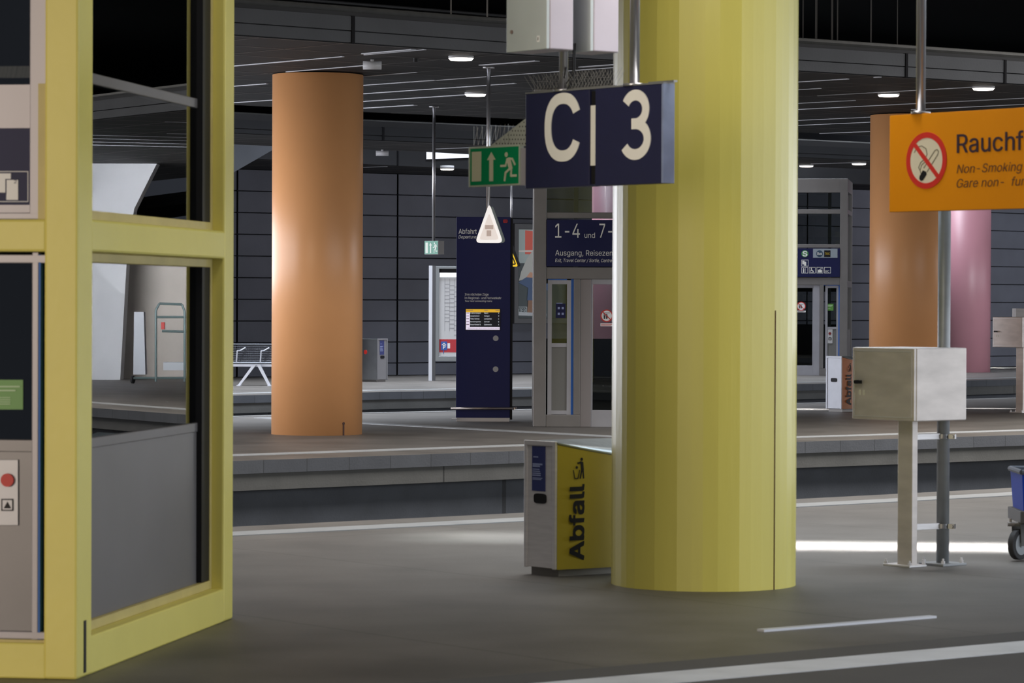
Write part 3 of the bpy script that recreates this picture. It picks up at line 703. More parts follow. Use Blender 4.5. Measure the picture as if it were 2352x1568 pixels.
q = mt_(390, 880); tq = thing('equipment_trolley', V((q.x, q.y, 0)), 'tubular metal trolley far right, seen mirrored in the yellow lift glass', 'trolley')
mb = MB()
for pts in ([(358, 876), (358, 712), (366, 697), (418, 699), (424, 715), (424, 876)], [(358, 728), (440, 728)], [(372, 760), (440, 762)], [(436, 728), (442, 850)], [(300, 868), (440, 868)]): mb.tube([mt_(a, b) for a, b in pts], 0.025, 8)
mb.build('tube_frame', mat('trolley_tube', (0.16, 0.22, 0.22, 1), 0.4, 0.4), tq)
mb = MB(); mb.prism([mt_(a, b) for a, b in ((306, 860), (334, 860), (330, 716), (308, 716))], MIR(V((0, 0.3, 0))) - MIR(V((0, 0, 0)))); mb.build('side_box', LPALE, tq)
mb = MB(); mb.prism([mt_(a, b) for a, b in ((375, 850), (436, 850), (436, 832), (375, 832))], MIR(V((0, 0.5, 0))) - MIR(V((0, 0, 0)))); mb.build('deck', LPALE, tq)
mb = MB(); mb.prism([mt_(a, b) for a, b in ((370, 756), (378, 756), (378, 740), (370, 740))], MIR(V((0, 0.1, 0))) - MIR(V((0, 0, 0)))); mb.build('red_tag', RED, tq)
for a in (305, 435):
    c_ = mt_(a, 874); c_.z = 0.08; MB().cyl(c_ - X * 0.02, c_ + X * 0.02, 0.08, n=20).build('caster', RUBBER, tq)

# ------------------------------------------------------------------ waste bins
def bin_body(name, corner, th_rad, side, label, L=0.82, wd=0.31, H=0.83, plain=False, door_m=STEEL, sticker=True, text=True):
    e = V(th_rad); s = V(side)                                # e: from rear to near corner along the door; s: along the long side
    t = thing(name, corner, label, 'waste bin', 'waste bins')
    A = corner - e * wd; B = corner                           # door runs A..B, long side runs B..B+s*L
    nd = -s; ns = e                                           # outward normals of door and of long side
    # body with a sloping, curved top and a slightly bulging long side
    n = 10; H1 = H - 0.10; prof = []
    mb = MB(); ms = MB(); mt = MB()
    def zt(f): return H - 0.10 * math.sin(f * math.pi / 2) ** 1.0
    def bul(f): return 0.035 * math.sin(f * math.pi)
    n = 16
    fs = [k / n for k in range(n + 1)]
    near = [B + s * (L * f) + e * bul(f) for f in fs]; far = [A + s * (L * f) - e * bul(f) for f in fs]
    for row, m_, rev in ((near, ms, False), (far, ms, True)):
        i0 = len(m_.v)
        for p_, f in zip(row, fs): m_.v += [p_ + Z * 0.045, p_ + Z * ((H if rev else zt(f)) - 0.006)]
        for k in range(n):
            q_ = (i0 + 2 * k, i0 + 2 * k + 2, i0 + 2 * k + 3, i0 + 2 * k + 1); m_.f.append(q_[::-1] if rev else q_)
    i0 = len(mt.v)
    for p_, r_, f in zip(near, far, fs): mt.v += [p_ + e * 0.004 + Z * zt(f), r_ - e * 0.004 + Z * H, p_ + e * 0.004 + Z * (zt(f) - 0.014), r_ - e * 0.004 + Z * (H - 0.014)]
    for k in range(n):
        j = i0 + 4 * k
        mt.f += [(j, j + 4, j + 5, j + 1), (j + 2, j + 6, j + 4, j), (j + 1, j + 5, j + 7, j + 3), (j + 2, j + 3, j + 7, j + 6)]
    sidem = plain if plain else YSIDE
    ms.build('side_panel', sidem, t, smooth=True); mt.build('top', mat('bin_top', (0.33, 0.36, 0.36, 1), 0.3, 0.7, noise=0.2, nscale=9), t, smooth=True)
    mb = MB(); mb.box(A + s * 0.03 - e * -0.02 , e * (wd - 0.04), s * (L - 0.06), Z * 0.045); mb.build('plinth', mat('bin_plinth', (0.22, 0.21, 0.20, 1), 0.5, 0.4), t)
    mb = MB(); mb.box(A + s * L - s * 0.02 + Z * 0.045, e * wd, s * 0.02, Z * (H - 0.16)); mb.build('end_panel', sidem, t)
    # door end: frame and panel
    mb = MB(); fr = 0.028
    mb.box(A + nd * 0.0 + Z * 0.045, e * fr, nd * 0.018, Z * (H - 0.045)); mb.box(B - e * fr + Z * 0.045, e * fr, nd * 0.018, Z * (H - 0.045))
    mb.box(A + Z * (H - 0.025), e * wd, nd * 0.018, Z * 0.03); mb.build('door_frame', door_m, t, bevel=0.004)
    mb = MB(); mb.box(A + e * fr + Z * 0.05, e * (wd - 2 * fr), nd * 0.008, Z * (H - 0.075)); dr = mb.build('door', door_m, t, bevel=0.003)
    o = A + nd * 0.009 + e * (wd * 0.24)
    mb = MB(); hw = wd * 0.40; pts = []
    zc = H * 0.575; hh = 0.062
    for k in range(24):
        a = 2 * math.pi * k / 24; cx, cy = math.cos(a), math.sin(a)
        pts.append((hw / 2 + hw / 2 * math.copysign(abs(cx) ** 0.5, cx), zc + hh / 2 * math.copysign(abs(cy) ** 0.5, cy)))
    mb.poly(o + e * (wd * 0.06), e, Z, pts, nd * 0.004); mb.build('handle', BLACK, dr)
    if sticker:
        mb = MB(); mb.box(o + Z * (H * 0.63) , e * (wd * 0.42), nd * 0.003, Z * (H * 0.335)); st = mb.build('sticker', STICK, dr)
        mb = MB()
        for k, (zz, l) in enumerate(((0.80, 0.8), (0.785, 0.6), (0.765, 0.55), (0.75, 0.6), (0.735, 0.65), (0.72, 0.65), (0.70, 0.8), (0.69, 0.7))):
            mb.box(o + e * (wd * 0.03) + Z * (H * zz + 0.02), e * (wd * 0.38 * l), nd * 0.005, Z * (0.010 if k < 2 else 0.005))
        mb.box(o + e * (wd * 0.05) + Z * (H * 0.88), e * 0.045, nd * 0.005, Z * 0.006)
        mb.build('sticker_lettering', STICKT, st)
    if text:
        fo = 0.11; ps = B + s * fo + e * (bul(fo / L) + 0.003)
        up = (-s + V((0, 0, 0))).normalized()
        zb0, zb1 = H * 0.125, H * 0.68
        hgt = 0.118
        P0 = B + s * (0.078 + hgt) + e * (bul(0.14 / L) + 0.004) + Z * zb0
        mb = MB(); mb.text('Abfall', P0, Z, -s, zb1 - zb0, hgt, e * 0.002, bold=0.028); mb.build('lettering', BLACK, t)
        q = B + s * 0.108 + e * (bul(0.15 / L) + 0.004) + Z * (H * 0.73)
        mb = MB()                                             # person throwing litter into a basket
        mb.line(q, s, Z, [(0.0, 0.05), (0.012, 0.0), (0.038, 0.0), (0.05, 0.05)], 0.006, e * 0.002)
        mb.disc(q + s * 0.028 + Z * 0.068, s, Z, 0.009, e * 0.002, 12)
        mb.disc(q + s * 0.066 + Z * 0.117, s, Z, 0.010, e * 0.002, 12)
        mb.poly(q, s, Z, [(0.056, 0.105), (0.078, 0.10), (0.084, 0.05), (0.062, 0.05)], e * 0.002)
        mb.line(q, s, Z, [(0.062, 0.098), (0.036, 0.094)], 0.010, e * 0.002)
        mb.line(q, s, Z, [(0.068, 0.052), (0.056, 0.0)], 0.010, e * 0.002); mb.line(q, s, Z, [(0.077, 0.052), (0.082, 0.0)], 0.010, e * 0.002)
        mb.build('litter_pictogram', BLACK, t)
    return t
p = G(1279, 1325); th = theta(p)
bin_body('waste_bin', p, rad(th), tan(th), 'steel waste bin with dark yellow side panel beside the yellow column', L=0.80)
p = G(1934, 946); th = theta(p)
bin_body('waste_bin', p, rad(th), tan(th), 'waste bin with orange side and white metal door behind the steel junction box', plain=OSIDE, H=0.86, door_m=mat('white_metal', (0.66, 0.68, 0.74, 1), 0.45, 0.1, noise=0.05, nscale=8), sticker=False)
p = G(865.5, 877); th = theta(p)
# far bin: door looks towards the tracks
e = tan(th); s = -rad(th)
t = bin_body('waste_bin', p + e * 0.31, e, s, 'bare metal waste bin by the far wall, right of the left orange column', plain=SSIDE, H=0.90, L=0.8, text=False, door_m=mat('bin_dark_steel', (0.24, 0.24, 0.25, 1), 0.4, 0.5))
q = p - e * 0.025 + s * 0.30 + Z * 0.62
MB().disc(q, s, Z, 0.045, -e * 0.012).build('red_mark', RED, t)

# ------------------------------------------------------------------ platform letter sign and its neighbours
S0 = AT(1519, 420, 16.5); thS = theta(S0); er = rad(thS); et = tan(thS); nS = -et    # er: to the right and nearer, nS: sign front
def spx(px, py, d=0.0):  # sign-plane coordinates from a point of the photograph
    q = HIT(px, py, S0 + nS * d, nS); return (q - S0).dot(er), q.z
def srect(mb, x0, y0, x1, y1, t0, t1):
    a, z1 = spx(x0, y0); b, z0 = spx(x1, y1)
    return mb.box(S0 + er * a + Z * (z0 - S0.z) + nS * t0, er * (b - a), Z * (z1 - z0), nS * (t1 - t0))
zb_ = spx(1519, 420.5)[1]; zt_ = spx(1519, 192)[1]
aL = spx(1207, 300)[0]; aM0 = spx(1354, 300)[0]; aM1 = spx(1367, 300)[0]
TH = 0.075
sg = thing('platform_sign', S0 + er * (aL / 2) - Z * 0.0, 'dark blue hanging platform sign reading C and 3 in front of the yellow column', 'sign')
def sb(mb, a, b, z0, z1, t0, t1): return mb.box(S0 + er * a + Z * (z0 - S0.z) + nS * t0, er * (b - a), Z * (z1 - z0), nS * (t1 - t0))
mb = MB(); sb(mb, aL, aM0, zb_, zt_, -TH, 0); NAVYP = mat('navy_panel', (0.016, 0.018, 0.062, 1), 0.45, spec=0.4, noise=0.06, nscale=12)
SIGNL = mat('sign_letter', (0.88, 0.87, 0.82, 1), 0.5)
p1 = mb.build('letter_panel', NAVYP, sg, bevel=0.003)
mb = MB(); sb(mb, aM1, 0, zb_, zt_, -TH, 0); p2 = mb.build('number_panel', NAVYP, sg, bevel=0.003)
zl0 = spx(1360, 380)[1]; zl1 = spx(1360, 242)[1]
mb = MB(); sb(mb, aM0, aM1, zb_ + 0.01, zt_ - 0.01, -TH + 0.01, -0.012); mb.build('joint_bar', BLACK, sg)
mb = MB(); sb(mb, aM0 + 0.004, aM1 - 0.002, zl0, zl1, -0.012, -0.004); mb.build('light_slit', SIGNW, sg)
mb = MB(); sb(mb, -0.001, 0.014, zb_, zt_, -TH, 0.001); mb.build('end_cap', mat('sign_end_daylit', (0.22, 0.27, 0.42, 1), 0.4, noise=0.15, nscale=9), sg, bevel=0.002)  # blue daylight on the sign's end is put into its colour
mb = MB(); sb(mb, aL, 0.014, zt_, zt_ + 0.008, -TH, 0.003); mb.build('top_channel', GALV, sg)
def arcpts(cx, cy, rx, ry, a0, a1, n=40): return [(cx + rx * math.cos(math.radians(a0 + (a1 - a0) * k / n)), cy + ry * math.sin(math.radians(a0 + (a1 - a0) * k / n))) for k in range(n + 1)]
def band(mb, outer, inner, o, uu, t):
    for k in range(len(outer) - 1): mb.poly(o, uu, Z, [outer[k], outer[k + 1], inner[k + 1], inner[k]], t)
OZ = S0 + nS * 0.0
def rel(px, py): a, z = spx(px, py); return a, z - S0.z
# letter C
x0, y0 = rel(1251.5, 373); x1, y1 = rel(1331, 210)
cx, cy, rx, ry_ = x0 + (x1 - x0) * 0.53, (y0 + y1) / 2, (x1 - x0) * 0.53, (y1 - y0) / 2
st = (x1 - x0) * 0.19
def sup(cx, cy, rx, ry, a0, a1, e, n=60):
    r = []
    for k in range(n + 1):
        a = math.radians(a0 + (a1 - a0) * k / n); c_, s_ = math.cos(a), math.sin(a)
        r.append((cx + rx * math.copysign(abs(c_) ** e, c_), cy + ry * math.copysign(abs(s_) ** e, s_)))
    return r
mb = MB(); band(mb, sup(cx, cy, rx, ry_, 25, 335, 0.86), sup(cx, cy, rx - st, ry_ - st * 1.06, 30, 330, 0.86), OZ, er, nS * 0.003)
mb.build('letter_c', SIGNL, p1)
# number 3
x0, y0 = rel(1424, 369); x1, y1 = rel(1496, 203); h = y1 - y0; wdt = x1 - x0
mb = MB()
ym = y0 + h * 0.515
t_ = st * 1.0
rxu = wdt * 0.40; ryu = (y1 - ym + t_ * 0.5) / 2; cxu = x0 + wdt * 0.50; cyu = y1 - ryu
band(mb, arcpts(cxu, cyu, rxu * 1.12, ryu, 152, -62, 30), arcpts(cxu, cyu, rxu * 1.12 - t_, ryu - t_, 158, -90, 30), OZ, er, nS * 0.003)
ryl = (ym + t_ * 0.5 - y0) / 2; cyl_ = y0 + ryl; cxl = x0 + wdt * 0.50
band(mb, arcpts(cxl, cyl_, wdt * 0.50, ryl, 62, -150, 30), arcpts(cxl, cyl_, wdt * 0.50 - t_, ryl - t_, 90, -155, 30), OZ, er, nS * 0.003)
mb.poly(OZ, er, Z, [(x0 + wdt * 0.38, ym - t_ * 0.5), (x0 + wdt * 0.82, ym - t_ * 0.5), (x0 + wdt * 0.82, ym + t_ * 0.5), (x0 + wdt * 0.38, ym + t_ * 0.5)], nS * 0.0036)
mb.build('number_three', SIGNL, p2)
def hang(parent, px, ytop, r, name='hanging_pole', ztop=4.6, depth=-TH / 2):
    a = spx(px, 300, depth)[0]; q = S0 + er * a + nS * depth; q.z = zt_
    mb = MB(); mb.cyl(q, V((q.x, q.y, ztop)), r, n=20); mb.cyl(q, q + Z * 0.014, r * 2.3, n=20); return mb.build(name, POLE, parent, smooth=True)
hang(sg, 1294, 0, 0.024); hang(sg, 1457, 0, 0.026)
# bird spikes on the sign
def spikes(mb, base, d, side, n, h, spread=0.05):
    for k in range(n):
        q = base + d * ((k + 0.5) / n); j = (random.random() - 0.5) * 0.02
        for sgn in (-1, 0.15, 1):
            mb.cyl(q, q + Z * h * (0.85 + 0.2 * random.random()) + side * spread * sgn + d.normalized() * (spread * (-sgn) * 0.5 + j), 0.0009, n=4)
    mb.box(base - side * 0.012, d, side * 0.024, Z * 0.008)
mb = MB(); q = S0 + er * (aL + 0.02) - nS * -0.0; q = S0 + er * (aL + 0.02) + nS * (-TH / 2); q.z = zt_ + 0.006
spikes(mb, q, er * (spx(1404, 200)[0] - aL - 0.02), nS, 26, 0.10); 
q = S0 + er * spx(1480, 200)[0] + nS * (-TH / 2); q.z = zt_ + 0.006; mb.box(q - nS * 0.012, er * 0.2, nS * 0.024, Z * 0.01)
mb.build('bird_spikes', mat('spike_wire', (0.28, 0.28, 0.27, 1), 0.4, 0.6), sg)
# emergency exit sign fixed to its left end
ex = thing('exit_sign', S0 + er * (aL - 0.25), 'green emergency exit sign fixed to the left end of the blue platform sign', 'exit sign')
mb = MB(); srect(mb, 1076, 338, 1193, 425, -0.03, 0.0); mb.build('housing', mat('exit_housing', (0.42, 0.46, 0.38, 1), 0.5), ex, bevel=0.003)
def running_man(mb, o, uu, nn, x0, y0, wd, ht):
    def P(a, b): return (x0 + a * wd, y0 + b * ht)
    o = V(o)
    k = ht
    mb.disc(o + V(uu) * P(0.40, 0.90)[0] + Z * P(0.40, 0.90)[1], uu, Z, 0.082 * k, nn, 20)
    mb.poly(o, uu, Z, [P(0.40, 0.76), P(0.58, 0.80), P(0.70, 0.66), P(0.80, 0.42), P(0.62, 0.36), P(0.52, 0.50)], nn)
    mb.line(o, uu, Z, [P(0.58, 0.76), P(0.78, 0.74), P(0.94, 0.55)], 0.075 * k, nn)
    mb.line(o, uu, Z, [P(0.46, 0.74), P(0.36, 0.52), P(0.06, 0.52)], 0.075 * k, nn)
    mb.line(o, uu, Z, [P(0.64, 0.42), P(0.36, 0.28), P(0.30, 0.02)], 0.085 * k, nn)
    mb.line(o, uu, Z, [P(0.72, 0.40), P(0.70, 0.17), P(1.02, 0.17)], 0.085 * k, nn)
mb = MB(); srect(mb, 1081, 342, 1191, 421, 0.0, 0.002); gp = mb.build('sign_face', GREEN, ex)
mb = MB(); srect(mb, 1085, 349, 1106, 416, 0.002, 0.004); mb.build('door_symbol', PHOS, gp); mb = MB()
a, b = rel(1129.5, 349); a2, b2 = rel(1129.5, 416); hw = (rel(1139, 380)[0] - rel(1120, 380)[0]) / 2
mb.poly(OZ, er, Z, [(a - hw, b - hw * 1.15), (a + hw, b - hw * 1.15), (a, b)], nS * 0.004)
mb.poly(OZ, er, Z, [(a - hw * 0.45, b2), (a + hw * 0.45, b2), (a + hw * 0.45, b - hw * 1.1), (a - hw * 0.45, b - hw * 1.1)], nS * 0.004)
mb.build('arrow_symbol', PHOS, gp); mb = MB(); x0, y0 = rel(1149, 416); x1, y1 = rel(1186, 347)
running_man(mb, OZ, er, nS * 0.004, x0, y0, x1 - x0, y1 - y0); mb.build('running_figure', PHOS, gp)
mb = MB(); srect(mb, 1193, 340, 1205.5, 425, -0.05, -0.01); mb.build('end_bracket', mat('bracket_pale', (0.42, 0.40, 0.45, 1), 0.4, 0.3), ex)
mb = MB(); A = rel(1120, 335); B = rel(1205.5, 335); Cc = rel(1205.5, 269)
mb.poly(OZ - nS * 0.02, er, Z, [A, B, Cc], nS * 0.004); br = mb.build('bracket_plate', mat('bracket_sheet', (0.42, 0.44, 0.40, 1), 0.45, 0.2), ex)
mb = MB()
for j in range(6):
    for k in range(14):
        px_, py_ = 1201.5 - k * 6.6 - (3.3 if j % 2 else 0), 329.5 - j * 9.8
        xl = 1206 - (py_ - 269) / 66 * 86
        if px_ > xl + 6: q = rel(px_, py_); mb.disc(OZ - nS * 0.016 + er * q[0] + Z * q[1], er, Z, 0.0042, nS * 0.001, 8)
mb.build('perforations', mat('hole_dark', (0.03, 0.02, 0.02, 1), 0.9), br)
mb = MB(); q0 = rel(1085, 336); q1 = rel(1165, 336)
for k in range(9):
    q = OZ + er * (q0[0] + (q1[0] - q0[0]) * k / 8) + Z * (q0[1] + 0.004) - nS * 0.01
    mb.cyl(q, q + Z * 0.105 + er * (random.random() - 0.6) * 0.02, 0.001, n=4); mb.cyl(q, q + Z * 0.10 + er * (random.random() - 0.4) * 0.02 - nS * 0.03, 0.001, n=4)
mb.build('bird_spikes', MATS['spike_wire'], ex)
# two metal cabinets hung on the pole above the sign
def cab(px0, pxe, px1, yb_l, yb_e, yb_r, Y, label, knob):
    E_ = AT(pxe, yb_e, Y); th = theta(E_); a = rad(th); b = tan(th)
    l = 1.0
    # widths from the photographed edges
    d = HIT(px0, yb_l, E_, b) - E_; wl = abs(d.dot(a)); d2 = HIT(px1, yb_r, E_, a) - E_; wr = abs(d2.dot(b))
    t = thing('metal_cabinet', E_ - a * wl / 2 + b * wr / 2, label, 'cabinet', 'metal cabinets above the platform sign')
    H = 0.62
    MB().box(E_ - a * wl + b * 0.02, a * wl, b * (wr - 0.02), Z * H).build('body', mat('cabinet_body', (0.50, 0.45, 0.50, 1), 0.4, 0.25, noise=0.05, nscale=4), t, bevel=0.006)
    dm = MB().box(E_ - a * (wl - 0.003), a * (wl - 0.006), b * 0.02, Z * H).build('door', CABG, t, bevel=0.004)
    if knob:
        q = E_ - b * 0.001 - a * (wl * 0.845) + Z * 0.105
        MB().cyl(q, q - b * 0.006, 0.010, n=16).build('lock', mat('lock_brown', (0.22, 0.16, 0.14, 1), 0.5), dm)
        q = E_ - a * 0.083 + Z * 0.04 - b * 0.0005
        mb = MB(); mb.box(q, a * 0.022, -b * 0.001, Z * 0.032); st = mb.build('small_label', WHITE, dm)
        MB().box(q - b * 0.001 + a * 0.008 + Z * 0.008, a * 0.005, -b * 0.001, Z * 0.016).build('label_mark', BLACK, dm)
    return t
cab(1162, 1256, 1317, 108, 112, 112, 16.9, 'grey metal cabinet with a small lock on its door, left one above the platform sign', True)
cab(1296, 1357, 1421, 113, 117, 122, 17.1, 'pinkish grey metal cabinet right of the locked cabinet, above the platform sign', False)
mb = MB(); q = S0 + er * spx(1294, 300)[0] - nS * (TH / 2); 
for k, (dx, zz0, zz1) in enumerate(((0.035, 2.86, 3.05), (0.05, 2.9, 3.05), (-0.03, 2.93, 3.05))):
    mb.tube([q + er * dx + Z * (3.05 - q.z), q + er * (dx * 0.9) + Z * (zz0 - q.z), q + er * (dx * 0.2) + nS * 0.028 + Z * (zz0 - 0.06 - q.z)], 0.004, 6)
tag(mb.build('cable_bundle', BLACK), 'dark cables looping below the metal cabinets around the sign pole', 'cables')

# ------------------------------------------------------------------ orange no-smoking sign
N0 = AT(2042, 487, 16.6); thN = theta(N0); nr_ = rad(thN); nt_ = tan(thN); nN = -nt_
def npx(px, py): q = HIT(px, py, N0, nN); return (q - N0).dot(nr_), q.z - N0.z
ns = thing('no_smoking_sign', N0 + nr_ * 0.9, 'long orange hanging sign with a red no-smoking symbol at the right edge', 'sign')
zt2 = npx(2045, 265)[1]; WN = 1.9
mb = MB(); mb.box(N0, nr_ * WN, nt_ * 0.06, Z * zt2); brd = mb.build('sign_board', ORSIGN, ns, bevel=0.003)
c0 = npx(2128.5, 368.5); r1 = 0.5 * (npx(2128, 303)[1] - npx(2128, 433)[1]); uu = nr_
C_ = N0 + nr_ * c0[0] + Z * c0[1]
MB().disc(C_, nr_, Z, r1 * 0.86, nN * 0.002, 48).build('symbol_disc', CREAM, brd)
mb = MB(); mb.ring(C_, nr_, Z, r1 * 0.80, r1, nN * 0.004, 48)
d = V((0.7071, -0.7071)); mb.line(C_, nr_, Z, [(-r1 * 0.60, r1 * 0.60), (r1 * 0.60, -r1 * 0.60)], r1 * 0.16, nN * 0.005); mb.build('prohibition_ring', RED, brd)
mb = MB()  # cigarette and smoke
def L2(pts, wd, cl=False): mb.line(C_, nr_, Z, [(a * r1, b * r1) for a, b in pts], wd * r1, nN * 0.0035, cl)
L2([(-0.12, -0.26), (0.42, 0.34), (0.53, 0.37), (0.60, 0.30), (0.56, 0.19), (0.04, -0.40)], 0.03)
L2([(-0.60, 0.30), (-0.44, 0.50), (-0.22, 0.52), (-0.02, 0.42), (0.04, 0.22), (-0.06, 0.06), (-0.28, -0.06), (-0.38, -0.24), (-0.30, -0.36), (-0.25, -0.48)], 0.028)
L2([(-0.08, -0.06), (-0.24, -0.16), (-0.30, -0.32)], 0.024)
mb.build('cigarette_outline', mat('grey_ink', (0.13, 0.12, 0.08, 1), 0.5), brd)
mb = MB(); mb.poly(C_, nr_, Z, [(a * r1, b * r1) for a, b in ((-0.16, -0.34), (0.0, -0.40), (0.02, -0.50), (-0.16, -0.70), (-0.26, -0.72), (-0.34, -0.64), (-0.32, -0.54))], nN * 0.004); mb.build('cigarette_tip', BLACK, brd)
def ntext(ref, x0, yb, x1, yt, m, name, full, shear=0, bold=0.0):
    a0_, z0_ = npx(x0, yb); a1_, z1_ = npx(x1, yt + (yb - yt) * 0 )
    mb = MB(); cap = npx(x0, yt)[1] - z0_
    # width calibrated on the visible part
    mb.text(full, N0 + nr_ * a0_ + Z * z0_, nr_, Z, a1_ - a0_, None, nN * 0.003, shear=shear, bold=bold, cap=cap, ref=ref); mb.build(name, m, brd)
ntext('Rauch', 2199, 351, 2331, 309, INK, 'heading_lettering', 'Rauchfreier', bold=0.008)
ntext('Non-Smoking', 2198, 398, 2349, 378, BROWNINK, 'subtitle_lettering', 'Non-Smoking Station', shear=0.22)
ntext('Gare non-', 2198, 431, 2307, 411, BROWNINK, 'subtitle_lettering', 'Gare non-  fumeur', shear=0.22)
a = npx(2105, 260)[0]; q = N0 + nr_ * a + nt_ * 0.03 + Z * zt2
for dq in (0, 1.35):
    mb = MB(); mb.cyl(q + nr_ * dq, q + nr_ * dq + Z * 2.4, 0.024, n=20); mb.cyl(q + nr_ * dq, q + nr_ * dq + Z * 0.014, 0.05, n=20); mb.build('hanging_pole', POLE, ns, smooth=True)

# ------------------------------------------------------------------ steel post and junction boxes
p = G(2165, 1297); th = theta(p)
po = thing('steel_post', p, 'tall round grey steel post clamped to the near junction box stand', 'post')
MB().cyl(p, p + Z * 2.75, 0.041, n=28).build('tube', GALV, po, smooth=True)
a, b = rad(th), tan(th)
mb = MB(); mb.box(p - a * 0.11 - b * 0.11, a * 0.22, b * 0.22, Z * 0.016); mb.build('base_plate', GALV, po, bevel=0.003)
for sx in (-1, 1):
    for sy in (-1, 1):
        q = p + a * 0.085 * sx + b * 0.085 * sy + Z * 0.016
        MB().cyl(q, q + Z * 0.018, 0.013, n=6).cyl(q + Z * 0.018, q + Z * 0.034, 0.007, n=10).build('bolt', STEEL, po)
def junction(corner, th, label, post_p, wl, wr, zb, zt, bolts=True, arms=None):
    a, b = rad(th), tan(th)
    E_ = V((corner.x, corner.y, 0))
    t = thing('junction_box', V((post_p.x, post_p.y, 0)), label, 'junction box', 'steel junction boxes')
    H = zt - zb
    mb = MB(); mb.box(E_ - a * wl + b * 0.02 + Z * zb, a * wl, b * (wr - 0.02), Z * H); mb.build('housing', STEELW, t, bevel=0.006)
    mb = MB(); mb.box(E_ - a * (wl - 0.004) + Z * (zb + 0.002), a * (wl - 0.008), b * 0.02, Z * (H - 0.004)); dr = mb.build('door', STEELW, t, bevel=0.004)
    mb = MB(); f = 0.028
    for o_, A_, B_ in ((E_ - a * (wl - 0.02) + Z * (zb + 0.02), a * (wl - 0.04), Z * 0.006), (E_ - a * (wl - 0.02) + Z * (zt - 0.026), a * (wl - 0.04), Z * 0.006),
                       (E_ - a * (wl - 0.02) + Z * (zb + 0.02), a * 0.006, Z * (H - 0.04)), (E_ - a * 0.026 + Z * (zb + 0.02), a * 0.006, Z * (H - 0.04))):
        mb.box(o_, A_, B_, -b * 0.003)
    mb.build('door_edge', STEEL, dr)
    q = E_ - a * (wl * 0.90) + Z * (zb + H * 0.52)
    mb = MB(); mb.cyl(q, q - b * 0.03, 0.012, n=14); mb.box(q - b * 0.022 - Z * 0.010, a * 0.055, -b * 0.012, Z * 0.020); mb.build('latch', BLACK, dr)
    mb = MB()
    for k in (0, 1): mb.box(q - Z * 0.085 + a * (0.01 + 0.035 * k), a * 0.016, -b * 0.002, Z * 0.034)
    mb.build('door_mark', mat('pale_mark', (0.75, 0.72, 0.66, 1), 0.5), dr)
    P = V((post_p.x, post_p.y, 0))
    mb = MB(); mb.box(P - a * 0.13 , a * 0.13, b * 0.05, Z * (zb + 0.001)); mb.build('stand_post', STEELW, t, bevel=0.004)
    mb = MB(); c_ = P - a * 0.065 + b * 0.025; mb.box(c_ - a * 0.16 - b * 0.06, a * 0.24, b * 0.16, Z * 0.014); mb.build('base_plate', STEEL, t, bevel=0.003)
    if bolts:
        for sx in (-0.145, 0.065):
            for sy in (-0.045, 0.085):
                q = c_ + a * sx + b * sy + Z * 0.014
                MB().cyl(q, q + Z * 0.016, 0.012, n=6).cyl(q + Z * 0.016, q + Z * 0.03, 0.006, n=10).build('bolt', STEEL, t)
    if arms:
        for zz in arms:
            q = P + b * 0.05 - a * 0.06 + Z * zz; dst = V((po.location.x, po.location.y, zz))
            d = (dst - q); ln = d.length - 0.035; d.normalize(); n_ = Z.cross(d)
            MB().box(q - n_ * 0.015, d * ln, n_ * 0.03, Z * 0.04).build('arm', STEEL, t, bevel=0.003)
            mb = MB(); cc = dst + Z * 0.02; mb.cyl(cc - Z * 0.014, cc + Z * 0.014, 0.050, n=28)
            side = (X * 0.9 - Y_ * 0.4).normalized(); mb.box(cc + side * 0.045 - Z * 0.014, side * 0.04, side.cross(Z) * 0.03, Z * 0.028)
            mb.cyl(cc + side * 0.07 + side.cross(Z) * -0.02, cc + side * 0.07 + side.cross(Z) * 0.05, 0.011, n=10); mb.build('clamp', mat('clamp_steel', (0.30, 0.30, 0.31, 1), 0.35, 0.9), t)
    return t
pp = G(2094, 1303); th = theta(pp)
A_, B_ = rad(th), tan(th)
yb_ = pp.y - 0.15
E_ = AT(2100, 968, yb_); zbot = E_.z; ztop = AT(2100, 799.5, yb_).z
wl = abs((HIT(1957, 880, E_, B_) - E_).dot(A_)); wr = abs((HIT(2220, 880, E_, A_) - E_).dot(B_))
junction(E_, th, 'large steel junction box on a square post standing on the near platform', pp, wl, wr, zbot, ztop, arms=[AT(2120, 1003, pp.y + 0.1).z - 0.02, AT(2120, 1210, pp.y + 0.1).z - 0.02])
pp2 = G(2349, 948); th = theta(pp2)
E2 = AT(2348, 798, pp2.y - 0.1)
junction(E2, th, 'smaller looking steel junction box at the right edge, beyond the pink column', pp2, wl, wr, E2.z, AT(2348, 728, pp2.y - 0.1).z)
q = AT(2333, 730, 56.0); 
t = thing('junction_box', V((q.x + 0.3, q.y, 0)), 'plain steel box just visible behind the right-edge junction box', 'junction box', 'steel junction boxes')
MB().box(q + Z * -0.3, X * 0.6, Y_ * 0.4, Z * (AT(2333, 708, 56).z - q.z + 0.3)).build('housing', STEELW, t, bevel=0.006)
MB().box(V((q.x + 0.27, q.y + 0.15, 0)), X * 0.1, Y_ * 0.06, Z * (q.z - 0.3)).build('stand_post', STEELW, t)

